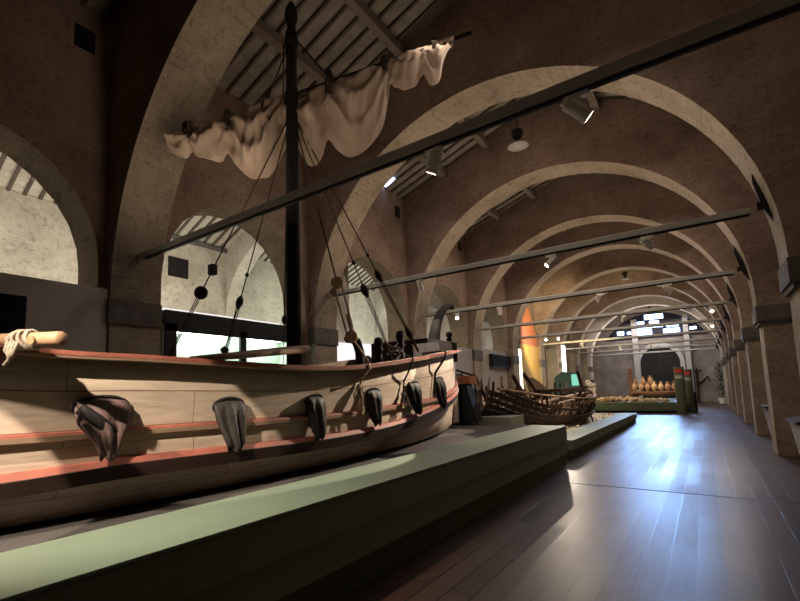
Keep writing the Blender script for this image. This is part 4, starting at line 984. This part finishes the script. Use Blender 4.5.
obj('raised_shelf', MB().box((-4.0, 34.05, 1.41), (-2.65, 34.55, 1.47)).box((-3.0, 34.1, 1.47), (-2.7, 34.5, 1.55)), M['rack'], [o for o in COL.objects if o.name == 'amphora_rack'][0])
def column(x, y, z0, r, h, lab):
    t = thing('banner_column', (x, y, z0), lab, 'column', 'green columns at the far platform')
    obj('tube', MB().lathe([(r*.97, 0), (r, .03), (r, h-.02), (r*.97, h)], (x, y, z0), 24), M['green_dark'], t, smooth=True)
    def patch(za, zb, a0, a1, wob=0, n=14):
        rows = [[], []]
        for i in range(n+1):
            a = a0 + (a1-a0)*i/n; q = wob*math.sin(i*1.7)
            for k, zz in ((0, za - q), (1, zb + q)): rows[k].append((x+(r+.006)*math.sin(a), y-(r+.006)*math.cos(a), z0+zz))
        return MB().grid(rows)
    obj('red_lettering', patch(h-.32, h-.12, -.9, .7, .025), M['redmark'], t)
    obj('pale_figure', patch(h-.62, h-.46, -.8, .75, .05), M['palemark'], t)
column(-1.13, 29.15, 0, .235, 2.50, 'tall green printed column standing on the floor before the far platform')
column(-0.80, 31.0, 0.0, .21, 2.40, 'green printed column just behind and right of the other green column')
tag(obj('information_panel', MB().box((-0.66, 31.2, 0), (-0.50, 32.4, 1.1)), M['black']), 'low dark panel beside the green columns at the platform corner', 'panel')
# shrub by the end wall
t = thing('potted_shrub', (0.95, 44.2, 0), 'tall dark green potted shrub near the end wall behind the right piers', 'plant')
obj('pot', MB().lathe([(.2,0),(.28,.4),(.30,.42)], (0.95, 44.2, 0), 14), M['white'], t)
obj('stem', MB().tube([(0.95, 44.2, .3), (0.95, 44.2, 1.2)], .05, 6), M['rack'], t)
mb = MB()
for k in range(700):
    p = Vector((0.95+random.gauss(0, .20), 44.2+random.gauss(0, .22), random.uniform(.5, 3.1)))
    d = Vector((random.uniform(-1,1), random.uniform(-1,1), random.uniform(-.4,1))).normalized(); u = d.cross(Vector((0,0,1))).normalized(); L = random.uniform(.12, .22)
    mb.add([p, p+d*L*.5+u*L*.22, p+d*L, p+d*L*.5-u*L*.22], [(0,1,2,3)])
obj('foliage', mb, M['leaf'], t, fix=False)

# ------------------------------------------------------------------ light
# daylight from the end window onto the floor
lamp_area((-3.3, YE-0.15, 6.8), (0.08, -1, -0.2), 5.0, 1.2, 170, (0.22, 0.48, 1.0), 50)
# the next nave: warm near, greenish white farther on
for y, w, c in ((1.5, 230, (1, .90, .74)), (6.5, 260, (1, .91, .76)), (13.5, 190, (.92, 1, .86)), (18.0, 190, (.92, .98, .88)), (24, 150, (1, .92, .8)), (31, 150, (1, .92, .85)), (38, 150, (1, .95, .9))):
    lamp_area((-11.2, y, 3.6), (-0.6, 0, 0.35), 1.6, 1.6, w*W*0.42, c, 170)
for y in (1.35, 6.2, 11.05, 15.9, 20.75):
    lamp_point((-11.6, y, 3.4), 45*W, 0.5, (1, .88, .7))
# yellow wash at the yellow board
lamp_spot((-6.0, 23.3, 4.0), (-0.9, 4.0, 0.5), 800, 90, .5, .1, (1, .8, .42))

world = bpy.data.worlds.new('World'); SC.world = world; world.use_nodes = True
world.node_tree.nodes['Background'].inputs[0].default_value = (0.4, 0.5, 0.8, 1); world.node_tree.nodes['Background'].inputs[1].default_value = 0.05

# ------------------------------------------------------------------ camera
cd = bpy.data.cameras.new('Camera'); cam = bpy.data.objects.new('Camera', cd); COL.objects.link(cam)
f, px, py = 450.0, 375.0, 345.0
ax_y = Vector((706-px, 383-py, f)).normalized()           # hall axis in camera space (x right, y down, z forward)
ax_x = -Vector((-245-px, 409-py, f)).normalized(); ax_x = (ax_x - ax_y*ax_x.dot(ax_y)).normalized()
ax_z = ax_x.cross(ax_y)
if ax_z.y > 0: ax_z = -ax_z
def to_world(v): return Vector((v.dot(ax_x), v.dot(ax_y), v.dot(ax_z)))
r = to_world(Vector((1,0,0))); u = to_world(Vector((0,-1,0))); b = to_world(Vector((0,0,-1)))
mw = Matrix(((r.x,u.x,b.x,0),(r.y,u.y,b.y,0),(r.z,u.z,b.z,1.6),(0,0,0,1)))
cam.matrix_world = mw
cd.sensor_fit = 'HORIZONTAL'; cd.sensor_width = 36; cd.lens = f/800*36
cd.shift_x = (400-px)/800; cd.shift_y = (py-300.5)/800
cd.clip_start = 0.05; cd.clip_end = 200
SC.camera = cam
SC.view_settings.view_transform = 'Standard'; SC.view_settings.look = 'None'; SC.view_settings.gamma = 1; SC.view_settings.use_curve_mapping = False
SC.view_settings.exposure = 0.5
